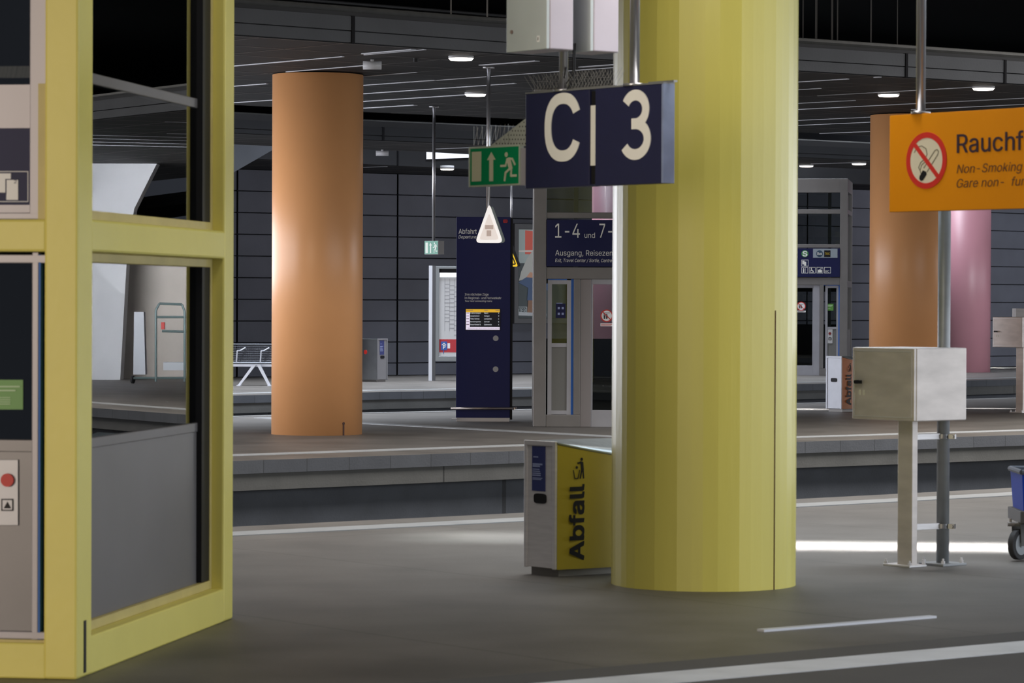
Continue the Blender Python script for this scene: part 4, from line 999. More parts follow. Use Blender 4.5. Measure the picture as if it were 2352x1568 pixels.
# ------------------------------------------------------------------ departure board
bY = G(1110, 968).y
bo = AT(1047, 968, bY); bo.z = 0; bw_ = AT(1171, 968, bY).x - bo.x; bh = AT(1100, 498, bY).z
def bx(px): return AT(px, 800, bY).x
def bz(py): return AT(1110, py, bY).z
bd = thing('departure_board', bo + X * bw_ / 2, 'tall navy departure board standing left of the grey lift', 'departure board')
MB().box(bo + Z * bz(959), X * bw_, Y_ * 0.20, Z * (bh - bz(959))).build('body', NAVY, bd, bevel=0.004)
MB().box(bo + X * (bw_ - 0.001) + Y_ * 0.02 + Z * 0.03, X * 0.035, Y_ * 0.16, Z * (bh - 0.04)).build('side_channel', BLACK, bd)
MB().box(bo + X * 0.005 + Z * 0.0, X * (bw_ - 0.01), Y_ * 0.18, Z * bz(959)).build('plinth', mat('plinth_metal', (0.45, 0.43, 0.43, 1), 0.4, 0.6), bd, bevel=0.003)
mb = MB(); q = V((bx(1036), bo.y - 0.05, bz(937.5))); mb.cyl(q, q + X * (bx(1181) - bx(1036)), 0.016, n=16); mb.cyl(q + X * (bx(1181) - bx(1036)), q + X * (bx(1181) - bx(1036)) + Y_ * 0.26 + X * 0.03, 0.016, n=16)
for xx in (1050, 1165): mb.cyl(V((bx(xx), bo.y, bz(937.5))), V((bx(xx), bo.y - 0.05, bz(937.5))), 0.01, n=10)
mb.build('guard_rail', mat('rail_bronze', (0.40, 0.35, 0.32, 1), 0.3, 0.8), bd, smooth=True)
mb = MB(); q = V((bx(1038), bo.y - 0.02, bz(962))); mb.cyl(q, q + X * 0.07, 0.010, n=10); mb.build('lock_pin', STEEL, bd)
fy = bo.y - 0.002
def bt(txt, x0, x1, yt, yb, m=SIGNW, name='lettering', shear=0.0, bold=0.0, par=None):
    mb = MB(); mb.text(txt, V((bx(x0), fy, bz(yb))), X, Z, bx(x1) - bx(x0), None, -Y_ * 0.002, shear=shear, bold=bold, cap=bz(yt) - bz(yb)); return mb.build(name, m, par or bd)
bt('Abfahrt', 1052.5, 1094, 525.5, 537); bt('Departure', 1052, 1093, 540.5, 547.5, shear=0.22)
bt('Ihre nächsten Züge', 1067, 1121.5, 673.2, 678.6); bt('im Regional- und Fernverkehr', 1067, 1151, 681.4, 686.6); bt('Your next connecting trains', 1067.5, 1130, 689, 693, shear=0.22)
def br_(mb, x0, y0, x1, y1, t): return mb.box(V((bx(x0), bo.y - 0.0005, bz(y1))), X * (bx(x1) - bx(x0)), -Y_ * t, Z * (bz(y0) - bz(y1)))
mb = MB(); br_(mb, 1154.6, 503.8, 1164.6, 505, 0.003); br_(mb, 1154.6, 510, 1164.6, 511.2, 0.003); br_(mb, 1154.6, 503.8, 1156, 511.2, 0.003); br_(mb, 1163.2, 503.8, 1164.6, 511.2, 0.003)
mb.text('DB', V((bx(1157), fy, bz(509.3))), X, Z, bx(1162.4) - bx(1157), None, -Y_ * 0.002, bold=0.02, cap=bz(505.7) - bz(509.3)); mb.build('railway_logo', RED, bd)
mb = MB(); br_(mb, 1068, 708.5, 1149, 758.5, 0.004); scn = mb.build('screen', SCREENB, bd)
mb = MB(); br_(mb, 1070, 710, 1147.5, 717, 0.006); mb.build('screen_header', SCREENY, scn)
mb = MB(); br_(mb, 1070, 717, 1079, 757, 0.006); br_(mb, 1070, 750.5, 1147.5, 757, 0.0062); mb.build('screen_footer', SCREENW, scn)
fy = bo.y - 0.005
mb = MB()
for k, (t1, t2, t3) in enumerate((('S-Bahnhof Zoologisch', 'Nauen', '4'), ('Leipzig Eutritzsch', 'Stuttgart', '3'), ('Trebus Dahmsee', 'Ludwigsfelde', '4'), ('Eberswalde Angermünde', 'Schwedt', '5'), ('Dessau Wünsdorf St', 'Elsterwerda', '4'))):
    yb = 720.2 + 6.6 * k
    for tx, x0, x1 in ((t1, 1080, 1104 - (3 if k in (1, 2) else 0)), (t2, 1112, 1121 + (8 if k in (2, 4) else 3 if k in (1, 3) else 0)), (t3, 1144.2, 1146)):
        mb.text(tx, V((bx(x0), fy, bz(yb))), X, Z, bx(x1) - bx(x0), None, -Y_ * 0.0025, cap=bz(yb - 3.0) - bz(yb))
mb.build('screen_text', SCREENT, scn)
mb = MB()
for k in range(5): br_(mb, 1071, 718.3 + 6.5 * k, 1077, 719.6 + 6.5 * k, 0.0075)
mb.text('Fahrplanänderungen, bitte an weiteren Informationen beachten', V((bx(1074), fy - 0.002, bz(754.6))), X, Z, bx(1147) - bx(1074), None, -Y_ * 0.0022, cap=bz(752.2) - bz(754.6))
for x0, x1 in ((1071, 1086), (1112, 1120), (1138, 1146)): br_(mb, x0, 711.6, x1, 712.8, 0.0075)
mb.build('screen_small_text', mat('screen_grey_text', (0.35, 0.22, 0.30, 1), 0.5), scn)
for yy in (776.5, 847.5):
    MB().disc(V((bx(1138.5), bo.y + 0.001, bz(yy))), X, Z, 6.4 * bY / 7500, -Y_ * 0.004, 28).build('speaker_disc', GREYDOT, bd)

# ------------------------------------------------------------------ hanging triangular lantern, warning triangle and small exit sign
def hanger(parent, top, zb, r, plate=True):
    mb = MB(); mb.cyl(V((top.x, top.y, zb)), top, r, n=20)
    if plate: mb.box(top - X * 0.07 - Y_ * 0.05 - Z * 0.02, X * 0.14, Y_ * 0.10, Z * 0.02)
    return mb.build('hanging_pole', POLE, parent, smooth=True)
def tri(o, hw, h, rc, n=6):   # rounded triangle outline, o = bottom centre
    P = [V((-hw, 0, 0)), V((hw, 0, 0)), V((0, h, 0))]; out = []
    cen = V((0, h * 0.36, 0))
    for k in range(3):
        c_, p_, q_ = P[k], P[k - 1], P[(k + 1) % 3]; d1 = (p_ - c_).normalized(); d2 = (q_ - c_).normalized()
        a = c_ + d1 * rc; b = c_ + d2 * rc
        for j in range(n + 1):
            f = j / n; out.append(((a * (1 - f) + c_ * f) * (1 - f) + (c_ * (1 - f) + b * f) * f))
    return [(q.x, q.y) for q in out]
top = G(1122.5, 153, 4.57)
tl = thing('triangle_lantern', V((top.x, top.y, AT(1125, 558, top.y).z)), 'white triangular lantern hanging on a pole in front of the navy board', 'lantern')
k = top.y / 7500
zb2 = AT(1125, 558, top.y).z
hanger(tl, top, AT(1122, 480, top.y).z, 0.024)
o = V((AT(1123.5, 558, top.y).x, top.y - 0.06, zb2))
MB().poly(o + X * 0.035 + Y_ * 0.03, X, Z, tri(o, 33 * k, 90 * k, 0.07), Y_ * 0.10).build('housing', mat('lantern_back', (0.10, 0.12, 0.12, 1), 0.5), tl)
MB().poly(o, X, Z, tri(o, 32.5 * k, 92 * k, 0.07), Y_ * 0.05).build('diffuser', TRIW, tl)
mb = MB(); mb.poly(o + Z * 0.04, X, Z, tri(o, 23 * k, 62 * k, 0.04), -Y_ * 0.003); mb.build('inner_reflector', mat('lantern_inner', (0.76, 0.69, 0.64, 1), 0.5, emit=(1, 0.88, 0.82, 1), es=0.26), tl)
mb = MB(); mb.box(o + X * -0.03 + Z * 0.085, X * 0.055, -Y_ * 0.006, Z * 0.07); mb.box(o + X * -0.05 + Z * 0.17, X * 0.10, -Y_ * 0.005, Z * 0.05); mb.build('lamp_insides', TRIIN, tl)
yW = 60.4; q = AT(1174, 500, yW)
wt = thing('warning_triangle', V((q.x, yW, AT(1176, 612, yW).z)), 'yellow warning triangle half hidden behind the right edge of the navy board', 'warning sign')
hanger(wt, V((q.x, yW, 4.565)), AT(1174, 585, yW).z, 0.022, False)
o = V((AT(1167, 612, yW).x, yW - 0.03, AT(1176, 612, yW).z)); k = yW / 7500
MB().poly(o + X * 0.03 + Y_ * 0.03, X, Z, tri(o, 26 * k, 70 * k, 0.05), Y_ * 0.08).build('housing', BLACK, wt)
MB().poly(o, X, Z, tri(o, 23 * k, 58 * k, 0.04), Y_ * 0.03).build('yellow_face', WARN, wt)
mb = MB(); T = tri(o, 17 * k, 42 * k, 0.02); mb.line(o + Z * 0.045, X, Z, T, 0.02, -Y_ * 0.003, True); mb.build('black_border', BLACK, wt)
top = G(997, 243.5, 4.57); thE = theta(top)
es = thing('exit_sign', V((top.x, top.y, AT(997, 584, top.y).z)), 'small pale green exit sign hanging on a thin pole in front of the dark wall', 'exit sign')
zt3 = AT(997, 553, top.y).z; zb3 = AT(997, 584, top.y).z; hanger(es, top, zt3, 0.023)
eR, eT = rad(thE), tan(thE)
o = V((top.x, top.y, zb3)) ; L0 = HIT(975, 568, o - eT * 0.02, eT); a0 = (L0 - o).dot(eR); L1 = HIT(1006.5, 568, o - eT * 0.02, eT); a1 = (L1 - o).dot(eR)
hz = zt3 - zb3
MB().box(o + eR * a0 - eT * 0.02, eR * (a1 - a0), eT * 0.12, Z * hz).build('housing', mat('exit_box_grey', (0.5, 0.5, 0.49, 1), 0.5), es, bevel=0.003)
mb = MB(); mb.box(o + eR * (a0 + 0.004) - eT * 0.021 + Z * 0.004, eR * (a1 - a0 - 0.008), -eT * 0.002, Z * (hz - 0.008)); fc = mb.build('sign_face', GREENL, es)
mb = MB(); w_ = a1 - a0; oo = o + eR * a0 - eT * 0.023
mb.poly(oo, eR, Z, [(w_ * 0.09, hz * 0.1), (w_ * 0.27, hz * 0.1), (w_ * 0.27, hz * 0.88), (w_ * 0.09, hz * 0.88)], -eT * 0.002)
PP_ = mat('pale_pictogram', (0.72, 0.78, 0.70, 1), 0.5); mb.build('door_symbol', PP_, fc); mb = MB()
mb.poly(oo, eR, Z, [(w_ * 0.36, hz * 0.66), (w_ * 0.56, hz * 0.66), (w_ * 0.46, hz * 0.88)], -eT * 0.002); mb.poly(oo, eR, Z, [(w_ * 0.42, hz * 0.1), (w_ * 0.51, hz * 0.1), (w_ * 0.51, hz * 0.67), (w_ * 0.42, hz * 0.67)], -eT * 0.002)
mb.build('arrow_symbol', PP_, fc); mb = MB(); running_man(mb, oo, eR, -eT * 0.002, w_ * 0.62, hz * 0.1, w_ * 0.32, hz * 0.8); mb.build('running_figure', PP_, fc)

# ------------------------------------------------------------------ timetable case on the far platform
q0 = G(989, 874); sY = q0.y; kx = sY / 7500
def sX(px): return AT(px, 700, sY).x
def sZ(py): return AT(1000, py, sY).z
tc_ = thing('timetable_case', V((sX(1030), sY, 0)), 'lit timetable showcase on posts, half hidden behind the navy board', 'showcase')
LPOST = mat('post_pale_lit', (0.72, 0.74, 0.80, 1), 0.4, 0.2)  # light on the post's white-lit edge is put into this pale colour
MB().box(V((sX(985), sY - 0.05, 0)), X * (sX(993) - sX(985)), Y_ * 0.05, Z * sZ(610)).build('post', LPOST, tc_)
MB().box(V((sX(993), sY - 0.04, 0)), X * (sX(1000.5) - sX(993)), Y_ * 0.16, Z * sZ(610)).build('post_side', mat('post_dark', (0.08, 0.08, 0.085, 1), 0.5), tc_)
MB().box(V((sX(1150), sY - 0.05, 0)), X * 0.12, Y_ * 0.16, Z * sZ(610)).build('post', LPOST, tc_)
def sr(mb, x0, y0, x1, y1, t0, t1): return mb.box(V((sX(x0), sY - t1, sZ(y1))), X * (sX(x1) - sX(x0)), Y_ * (t1 - t0), Z * (sZ(y0) - sZ(y1)))
mb = MB(); sr(mb, 1000, 611, 1150, 617, -0.1, 0.03); sr(mb, 1000, 818, 1150, 829, -0.1, 0.03); sr(mb, 1000, 611, 1008.5, 829, -0.1, 0.03); mb.build('case_frame', mat('case_frame_grey', (0.25, 0.27, 0.28, 1), 0.4, 0.4), tc_, bevel=0.006)
mb = MB(); sr(mb, 1008, 617, 1150, 820, -0.1, -0.06); mb.build('paper', LITPAPER, tc_)
mb = MB(); sr(mb, 1008.5, 617, 1150, 626, -0.06, -0.05); mb.build('title_bar', BLACK, tc_)
mb = MB(); sr(mb, 1010, 626, 1150, 636, -0.058, -0.02); mb.build('case_light', mat('tube_light', (1, 1, 1, 1), 0.5, emit=(0.95, 0.97, 1, 1), es=0.7), tc_)
mb = MB()
for k, (x0, x1) in enumerate(((1021, 1032), (1032, 1043), (1043, 1054))):
    for j in range(11): sr(mb, x0, 652 + 8.5 * j * (1 + 0.15 * k) + 3 * k, x1, 653 + 8.5 * j * (1 + 0.15 * k) + 3 * k, -0.06, -0.056)
    sr(mb, x0 + 0.4, 640, x0 + 0.9, 760, -0.06, -0.056)
mb.build('timetable_lines', mat('print_grey', (0.25, 0.25, 0.27, 1), 0.6), tc_)
mb = MB(); sr(mb, 1009, 779, 1150, 809, -0.06, -0.055); rp = mb.build('red_advert', mat('advert_red', (0.45, 0.03, 0.04, 1), 0.5), tc_)
mb = MB(); sr(mb, 1013, 784, 1027, 804, -0.055, -0.050); sr(mb, 1018.5, 804, 1020, 812, -0.055, -0.050); mb.build('parking_mark', mat('parking_blue', (0.03, 0.10, 0.36, 1), 0.5), rp)
mb = MB(); mb.text('P', V((sX(1018), sY + 0.049, sZ(801))), X, Z, 5 * kx, None, -Y_ * 0.003, bold=0.03, cap=9 * kx)
sr(mb, 1028, 788, 1034, 800, -0.055, -0.050); mb.line(V((sX(1020), sY + 0.049, sZ(790))), X, Z, [(-4.5 * kx, -2 * kx), (0, 2.2 * kx), (4.5 * kx, -2 * kx)], 1.5 * kx, -Y_ * 0.003)
mb.build('advert_print', WHITE, rp)
# ------------------------------------------------------------------ poster case on the far wall
def hitwall(px, py, d=0.22):
    dd = ray(px, py); lo, hi = 40.0, 130.0
    for _ in range(60):
        md = (lo + hi) / 2; p = EYE + dd * (md / dd.y)
        if (p.xy - CC.xy).length > R_W(theta(p)) + d: lo = md
        else: hi = md
    return p
P0 = hitwall(1181, 743); tP = theta(P0); pu = (arc(R_W(tP + 0.6), tP + 0.6) - arc(R_W(tP), tP)).normalized(); pn = V((pu.y, -pu.x, 0)); zP1 = hitwall(1181, 513).z; HP = zP1 - P0.z; WP = 1.75
pc = thing('poster_case', P0 + pu * 0.8, 'framed poster case on the dark wall between navy board and grey lift', 'poster case')
mb = MB(); f = 0.13
mb.box(P0, pu * f, -pn * 0.2, Z * HP); mb.box(P0, pu * WP, -pn * 0.2, Z * f); mb.box(P0 + Z * (HP - f), pu * WP, -pn * 0.2, Z * f); mb.box(P0 + pu * (WP - f), pu * f, -pn * 0.2, Z * HP)
mb.build('case_frame', mat('poster_frame', (0.055, 0.055, 0.058, 1), 0.4, 0.3), pc, bevel=0.01)
PP = lambda name, c, e=0.25: mat(name, c, 0.5, emit=c, es=e)
mb = MB(); mb.box(P0 + pu * f + Z * f - pn * 0.12, pu * (WP - 2 * f), -pn * 0.03, Z * (HP - 2 * f)); pst = mb.build('poster', PP('poster_dark', (0.05, 0.065, 0.07, 1)), pc, label='poster showing a seated person in a grey shirt and jeans')
def pp_(name, c, pts, lift, e=0.3):
    mb = MB(); mb.poly(P0 + pu * f + Z * f - pn * (0.12 - 0.002 * lift), pu, Z, [(a * (WP - 2 * f), b * (HP - 2 * f)) for a, b in pts], pn * 0.002); mb.build(name, PP(name + '_ink', c, e), pst)
pp_('poster_backdrop', (0.30, 0.36, 0.36, 1), [(0, 0.62), (1, 0.62), (1, 1), (0, 1)], 1)
pp_('poster_red_patch', (0.55, 0.10, 0.07, 1), [(0.18, 0.72), (0.62, 0.72), (0.62, 0.97), (0.18, 0.99)], 2)
pp_('poster_shelf', (0.55, 0.50, 0.48, 1), [(0, 0.745), (0.4, 0.745), (0.4, 0.77), (0, 0.76)], 3)
pp_('poster_shirt', (0.38, 0.39, 0.37, 1), [(0.06, 0.42), (0.10, 0.52), (0.22, 0.68), (0.34, 0.77), (0.8, 0.78), (0.8, 0.45), (0.3, 0.46)], 4)
pp_('poster_arm', (0.45, 0.25, 0.17, 1), [(0.2, 0.46), (0.28, 0.52), (0.5, 0.48), (0.5, 0.43)], 5)
pp_('poster_jeans', (0.05, 0.085, 0.17, 1), [(0.04, 0.40), (0.2, 0.46), (0.7, 0.44), (0.7, 0.3), (0.36, 0.36), (0.33, 0.2), (0.22, 0.2), (0.24, 0.34)], 6)
pp_('poster_shoe', (0.20, 0.11, 0.07, 1), [(0.22, 0.04), (0.35, 0.04), (0.36, 0.2), (0.24, 0.2)], 7)
pp_('poster_strip', (0.35, 0.37, 0.40, 1), [(0, 0.03), (0.6, 0.02), (0.6, 0.05), (0.05, 0.07), (0.05, 0.11), (0, 0.12)], 8)
mb = MB(); o = P0 + pu * (f + 0.03) + Z * (f + 0.12) - pn * 0.098
mb.text('BIER', o, pu, Z, 0.25, None, pn * 0.003, cap=0.10); mb.line(o, pu, Z, [(-0.03, -0.03), (0.28, -0.03), (0.28, 0.135), (-0.03, 0.135)], 0.012, pn * 0.003, True); mb.build('poster_text', PP('poster_text_ink', (0.45, 0.5, 0.52, 1)), pst)

# ------------------------------------------------------------------ bench on the far platform
q = G(614, 886); Bk = q.y / 7500
def bP(px, py, dy=0.0): return AT(px, py, q.y + dy)
be = thing('bench', V((bP(560, 880).x, q.y, 0)), 'metal mesh bench on the far platform left of the orange column', 'bench')
xl = bP(380, 800).x; xr = bP(690, 800).x; zs = bP(614, 834).z; zt4 = bP(614, 792).z
mb = MB(); n = 60
for k in range(n + 1):
    x = xl + (xr - xl) * k / n; mb.cyl(V((x, q.y, zs)), V((x, q.y + 0.45, zs)), 0.0035, n=4)
for k in range(9): mb.cyl(V((xl, q.y + 0.45 * k / 8, zs)), V((xr, q.y + 0.45 * k / 8, zs)), 0.005 if k not in (0, 8) else 0.018, n=6)
mb.build('seat', BENCHM, be)
mb = MB()
for k in range(n + 1):
    x = xl + (xr - xl) * k / n; mb.cyl(V((x, q.y + 0.46, zs)), V((x, q.y + 0.56, zt4)), 0.0035, n=4)
for k in range(9):
    f = k / 8; mb.cyl(V((xl, q.y + 0.46 + 0.10 * f, zs + (zt4 - zs) * f)), V((xr, q.y + 0.46 + 0.10 * f, zs + (zt4 - zs) * f)), 0.005 if k not in (0, 8) else 0.018, n=6)
mb.build('backrest', BENCHM, be)
for px in (545, 600, 655):
    x = bP(px, 800).x; MB().tube([V((x - 0.02, q.y + 0.03, zs)), V((x, q.y, zs + 0.24)), V((x + 0.02, q.y + 0.44, zs + 0.24)), V((x + 0.12, q.y + 0.5, zs + 0.30))], 0.014, 8).build('armrest', BENCHL, be)
for px0, px1 in ((585, 548), (593, 619)):
    a, b = bP(px0, 835), bP(px1, 884); a.z = zs - 0.02; b.z = 0
    mb = MB(); d = V((0.035, 0, 0)); mb.prism([a - d, a + d, b + d * 0.8, b - d * 0.8], Y_ * 0.10); mb.build('leg', BENCHL, be)
    mb = MB(); mb.box(V((b.x - 0.04, q.y - 0.05, 0)), X * 0.08, Y_ * 0.4, Z * 0.012); mb.build('foot', BENCHL, be)
MB().box(V((xl, q.y + 0.15, zs - 0.07)), X * (xr - xl), Y_ * 0.08, Z * 0.05).build('beam', BENCHL, be)

# ------------------------------------------------------------------ grey lifts
def grey_lift(x0, y0, W, H, label, half):
    o = V((x0, y0, 0)); D_ = 2.7 if half else 2.2
    t = thing('grey_lift', o + X * W / 2, label, 'lift', 'grey glass lifts')
    pw = 0.175; dh, s0, s1 = (2.1, 2.285, 2.945) if half else (2.0, 2.17, 2.80)
    def bxx(mb, a, b, z0, z1, d0, d1): return mb.box(o + X * a + Z * z0 + Y_ * d0, X * (b - a), Z * (z1 - z0), Y_ * (d1 - d0))
    for a in (0, W - pw):
        for dd in (0, D_ - pw):
            mb = MB(); bxx(mb, a, a + pw, 0, H, dd, dd + pw); mb.build('corner_post', LIFTG, t, bevel=0.008)
    mb = MB(); bxx(mb, pw, W - pw, dh, s0 - 0.01, 0.01, 0.16); bxx(mb, pw, W - pw, s1 + 0.02, s1 + 0.10, 0.01, 0.16); bxx(mb, pw, W - pw, H - 0.32, H, 0.01, 0.16); bxx(mb, pw, W - pw, 3.75, 3.85, 0.01, 0.16); mb.build('cross_rail', LIFTG, t, bevel=0.006)
    sg_ = MB(); bxx(sg_, pw, W - pw, s0, s1, -0.015, 0.03); sg_ = sg_.build('lift_sign', NAVY, t)
    # upper glass
    mb = MB(); bxx(mb, pw, W - pw, s1 + 0.10, 3.75, 0.06, 0.07); mb.build('glass_pane', GLASSG, t)
    mb = MB(); bxx(mb, pw, W - pw, 3.85, H - 0.32, 0.06, 0.07); mb.build('glass_pane', GLASSG, t)
    sw = 0.37; mu = 0.09
    for s_ in (0, 1):
        def b2(mb, a, b, z0, z1, d0, d1):
            return bxx(mb, a, b, z0, z1, d0, d1) if s_ == 0 else bxx(mb, W - b, W - a, z0, z1, d0, d1)
        mb = MB(); b2(mb, pw, pw + sw + mu, 0, 0.165, 0.01, 0.16); mb.build('bottom_rail', LIFTG, t, bevel=0.006)
        mb = MB(); b2(mb, pw + sw, pw + sw + mu, 0.165, dh, 0.01, 0.16); mb.build('mullion', LIFTG, t, bevel=0.006)
        mb = MB(); g = 0.055
        b2(mb, pw + 0.02, pw + 0.02 + g, 0.165, dh, 0.05, 0.1); b2(mb, pw + sw - 0.035 - g, pw + sw - 0.035, 0.165, dh, 0.05, 0.1); b2(mb, pw + 0.02, pw + sw - 0.035, dh - 0.07, dh - 0.015, 0.05, 0.1); b2(mb, pw + 0.02, pw + sw - 0.035, 0.17, 0.22, 0.05, 0.1)
        b2(mb, pw + 0.07, pw + sw - 0.08, 1.08, 1.13, 0.06, 0.1); mb.build('sidelight_frame', LIFTL, t)
        mb = MB()
        if s_ == 0: b2(mb, pw + sw - 0.035, pw + sw, 0.165, dh, 0.05, 0.06)
        else: b2(mb, pw, pw + 0.028, 0.165, dh, 0.04, 0.06)
        b2(mb, pw + 0.02, pw + sw, dh - 0.015, dh, 0.05, 0.06); mb.build('masking_tape', BLUETAPE, t)
        mb = MB(); b2(mb, pw + 0.07, pw + sw - 0.085, 1.13, dh - 0.07, 0.075, 0.083); mb.build('glass_pane', GLASSG, t)
        mb = MB(); b2(mb, pw + 0.07, pw + sw - 0.085, 0.22, 1.08, 0.075, 0.085); mb.build('sidelight_panel', mat('sidelight_grey', (0.17, 0.17, 0.16, 1), 0.45, 0.2), t)
        # door leaf
        da = pw + sw + mu; df = 0.15
        mb = MB(); b2(mb, da, da + df, 0.0, dh, 0.03, 0.14); mb.build('door_jamb', LIFTL if half else mat('jamb_grey', (0.24, 0.22, 0.22, 1), 0.4, 0.3), t, bevel=0.006)
        ha = W / 2
        mb = MB(); b2(mb, da + df, ha - 0.003, 0.0, 0.23, 0.06, 0.10); b2(mb, da + df, da + df + 0.02, 0.23, dh - 0.05, 0.06, 0.10); b2(mb, da + df, ha - 0.003, dh - 0.07, dh, 0.06, 0.10); mb.build('door_leaf', LIFTL, t, bevel=0.004)
        mb = MB(); b2(mb, da + df + 0.02, ha - 0.005, 0.23, dh - 0.07, 0.075, 0.085); mb.build('door_glass', GLASSG, t)
    # sides and back: glazed above a solid dado, dark car inside
    for a in (0.03, W - 0.06):
        mb = MB(); bxx(mb, a, a + 0.03, 0, 1.05, pw, D_ - pw); mb.build('side_dado', LIFTG, t)
        mb = MB(); bxx(mb, a - 0.02, a + 0.06, 2.05, 2.2, pw, D_ - pw); bxx(mb, a - 0.02, a + 0.06, H - 0.3, H, pw, D_ - pw); bxx(mb, a - 0.02, a + 0.06, 3.75, 3.85, pw, D_ - pw); mb.build('side_rail', LIFTG, t)
        mb = MB(); bxx(mb, a, a + 0.01, 1.05, H - 0.3, pw, D_ - pw); mb.build('side_glass', GLASSG, t)
    mb = MB(); bxx(mb, pw, W - pw, 0, 1.17, D_ - 0.15, D_ - 0.10); bxx(mb, pw, W - pw, 1.95, 2.85, D_ - 0.15, D_ - 0.10); mb.build('back_panel', mat('lift_back_dark', (0.018, 0.018, 0.02, 1), 0.5), t)
    mb = MB(); bxx(mb, W * 0.22, W * 0.245, 0, H, 1.2, 1.28); bxx(mb, W * 0.80, W * 0.83, 0, H, 1.2, 1.28); mb.build('guide_rail', LIFTG, t)
    mb = MB(); bxx(mb, 0.1, W - 0.1, H - 0.05, H, 0.1, D_ - 0.1); mb.build('roof', LIFTG, t)
    return t, sg_, o, D_
L1 = G(1224, 980); lW = 2.56
tA, sA, oA, _ = grey_lift(L1.x, L1.y, lW, 4.56, 'grey glass lift whose blue sign reads 1-4 und 7, left of the yellow column', 0)
def FY(L, px, py): return AT(px, py, L.y)
def ltext(par, L, txt, x0, x1, yt, yb, m, dy=-0.017, shear=0.0, bold=0.0, name='lettering'):
    a = AT(x0, yb, L.y + dy); b = AT(x1, yt, L.y + dy); mb = MB()
    mb.text(txt, a, X, Z, b.x - a.x, None, -Y_ * 0.002, shear=shear, bold=bold, cap=b.z - a.z); return mb.build(name, m, par)
ltext(sA, L1, '1-4', 1275, 1332, 513.5, 545.5, SIGNW); ltext(sA, L1, 'und', 1342.5, 1366.5, 534, 546, SIGNW); ltext(sA, L1, '7-', 1376.5, 1406, 513.5, 545.5, SIGNW)
ltext(sA, L1, 'Ausgang, Reisezentrum', 1275.5, 1439, 575, 586.5, SIGNW); ltext(sA, L1, 'Exit, Travel Center / Sortie, Centre de voyage', 1275, 1448, 594.5, 601.5, SIGNW, shear=0.22)
def lq(mb, L, x0, y0, x1, y1, dy, t=0.002):
    a = AT(x0, y1, L.y + dy); b = AT(x1, y0, L.y + dy); return mb.box(a, X * (b.x - a.x), Z * (b.z - a.z), -Y_ * t)
mb = MB(); lq(mb, L1, 1276.5, 697, 1299, 730, 0.07); st = mb.build('notice', NAVY, tA)
mb = MB(); 
for a, b in ((1281, 705), (1290, 705), (1281, 718), (1290, 718)): lq(mb, L1, a, b, a + 5, b + 5, 0.067)
lq(mb, L1, 1278, 695.5, 1292, 697, 0.067); mb.build('notice_print', STICKT, st)
def ringsign(par, L, px, py, r, dy, cap):
    c_ = AT(px, py, L.y + dy); r = r * L.y / 7500
    d_ = MB().disc(c_, X, Z, r * 0.9, -Y_ * 0.002, 28).build('prohibition_sign', WHITE, par)
    mb = MB(); mb.ring(c_, X, Z, r * 0.82, r, -Y_ * 0.003, 28); mb.line(c_, X, Z, [(-r * 0.62, r * 0.62), (r * 0.62, -r * 0.62)], r * 0.13, -Y_ * 0.0045); mb.build('sign_ring', RED, d_)
    mb = MB()
    for dx in (-0.32, 0.02):
        mb.disc(c_ + X * r * dx + Z * r * 0.22, X, Z, r * 0.10, -Y_ * 0.003, 10); mb.poly(c_, X, Z, [(r * (dx - 0.13), r * 0.1), (r * (dx + 0.13), r * 0.1), (r * (dx + 0.09), -r * 0.5), (r * (dx - 0.09), -r * 0.5)], -Y_ * 0.003)
    mb.line(c_, X, Z, [(-r * 0.55, -r * 0.5), (-r * 0.55, r * 0.45), (r * 0.5, r * 0.45)], r * 0.06, -Y_ * 0.003); mb.build('sign_figures', BLACK, d_)
    mb = MB(); lq(mb, L, *cap, dy); cp_ = mb.build('caption_plate', WHITE, par); 
    mb = MB(); h = cap[3] - cap[1]
    lq(mb, L, cap[0] + 1.5, cap[1] + h * 0.25, cap[2] - 2, cap[1] + h * 0.4, dy - 0.002); lq(mb, L, cap[0] + 1.5, cap[1] + h * 0.6, cap[2] - 5, cap[1] + h * 0.75, dy - 0.002); mb.build('caption_text', RED if h > 6 else BROWNINK, cp_)
ringsign(tA, L1, 1393.5, 725, 14.5, 0.07, (1379, 742, 1408, 749))
# the second grey lift stands on the far platform
L2x = AT(1944.5, 860, 75.8).x - lW
L2 = V((L2x, 75.8, 0))
zc2 = 4.56
tB, sB, oB, _ = grey_lift(L2.x, L2.y, lW, zc2, 'far grey glass lift with bus and taxi sign, right of the yellow column', 1)
ltext(sB, L2, '2', 1822, 1832, 575, 591, SIGNW)
c_ = AT(1849, 582.5, L2.y - 0.017); k = L2.y / 7500
MB().disc(c_, X, Z, 8 * k, -Y_ * 0.002, 28).build('suburban_rail_mark', mat('s_green', (0.06, 0.26, 0.07, 1), 0.5), sB)
ltext(sB, L2, 'S', 1844.3, 1854, 576.8, 588.2, WHITE, -0.020, bold=0.03)
mb = MB(); lq(mb, L2, 1867.5, 571.5, 1923.5, 592, -0.016); gp_ = mb.build('grey_field', mat('sign_grey', (0.27, 0.31, 0.34, 1), 0.5), sB)
MB().disc(AT(1882.5, 582.5, L2.y - 0.018), X, Z, 7.7 * k, -Y_ * 0.002, 28).build('bus_mark', mat('bus_dark', (0.025, 0.06, 0.10, 1), 0.5), sB)
ltext(sB, L2, 'Bus', 1877.5, 1888, 579.5, 585, SIGNW, -0.021, bold=0.01)
mb = MB(); lq(mb, L2, 1893, 575, 1907.5, 590, -0.018); mb.build('taxi_mark', BLACK, sB); ltext(sB, L2, 'TAXI', 1894.8, 1905.5, 580, 585, mat('taxi_yellow', (0.65, 0.45, 0.02, 1), 0.5), -0.021)
mb = MB()
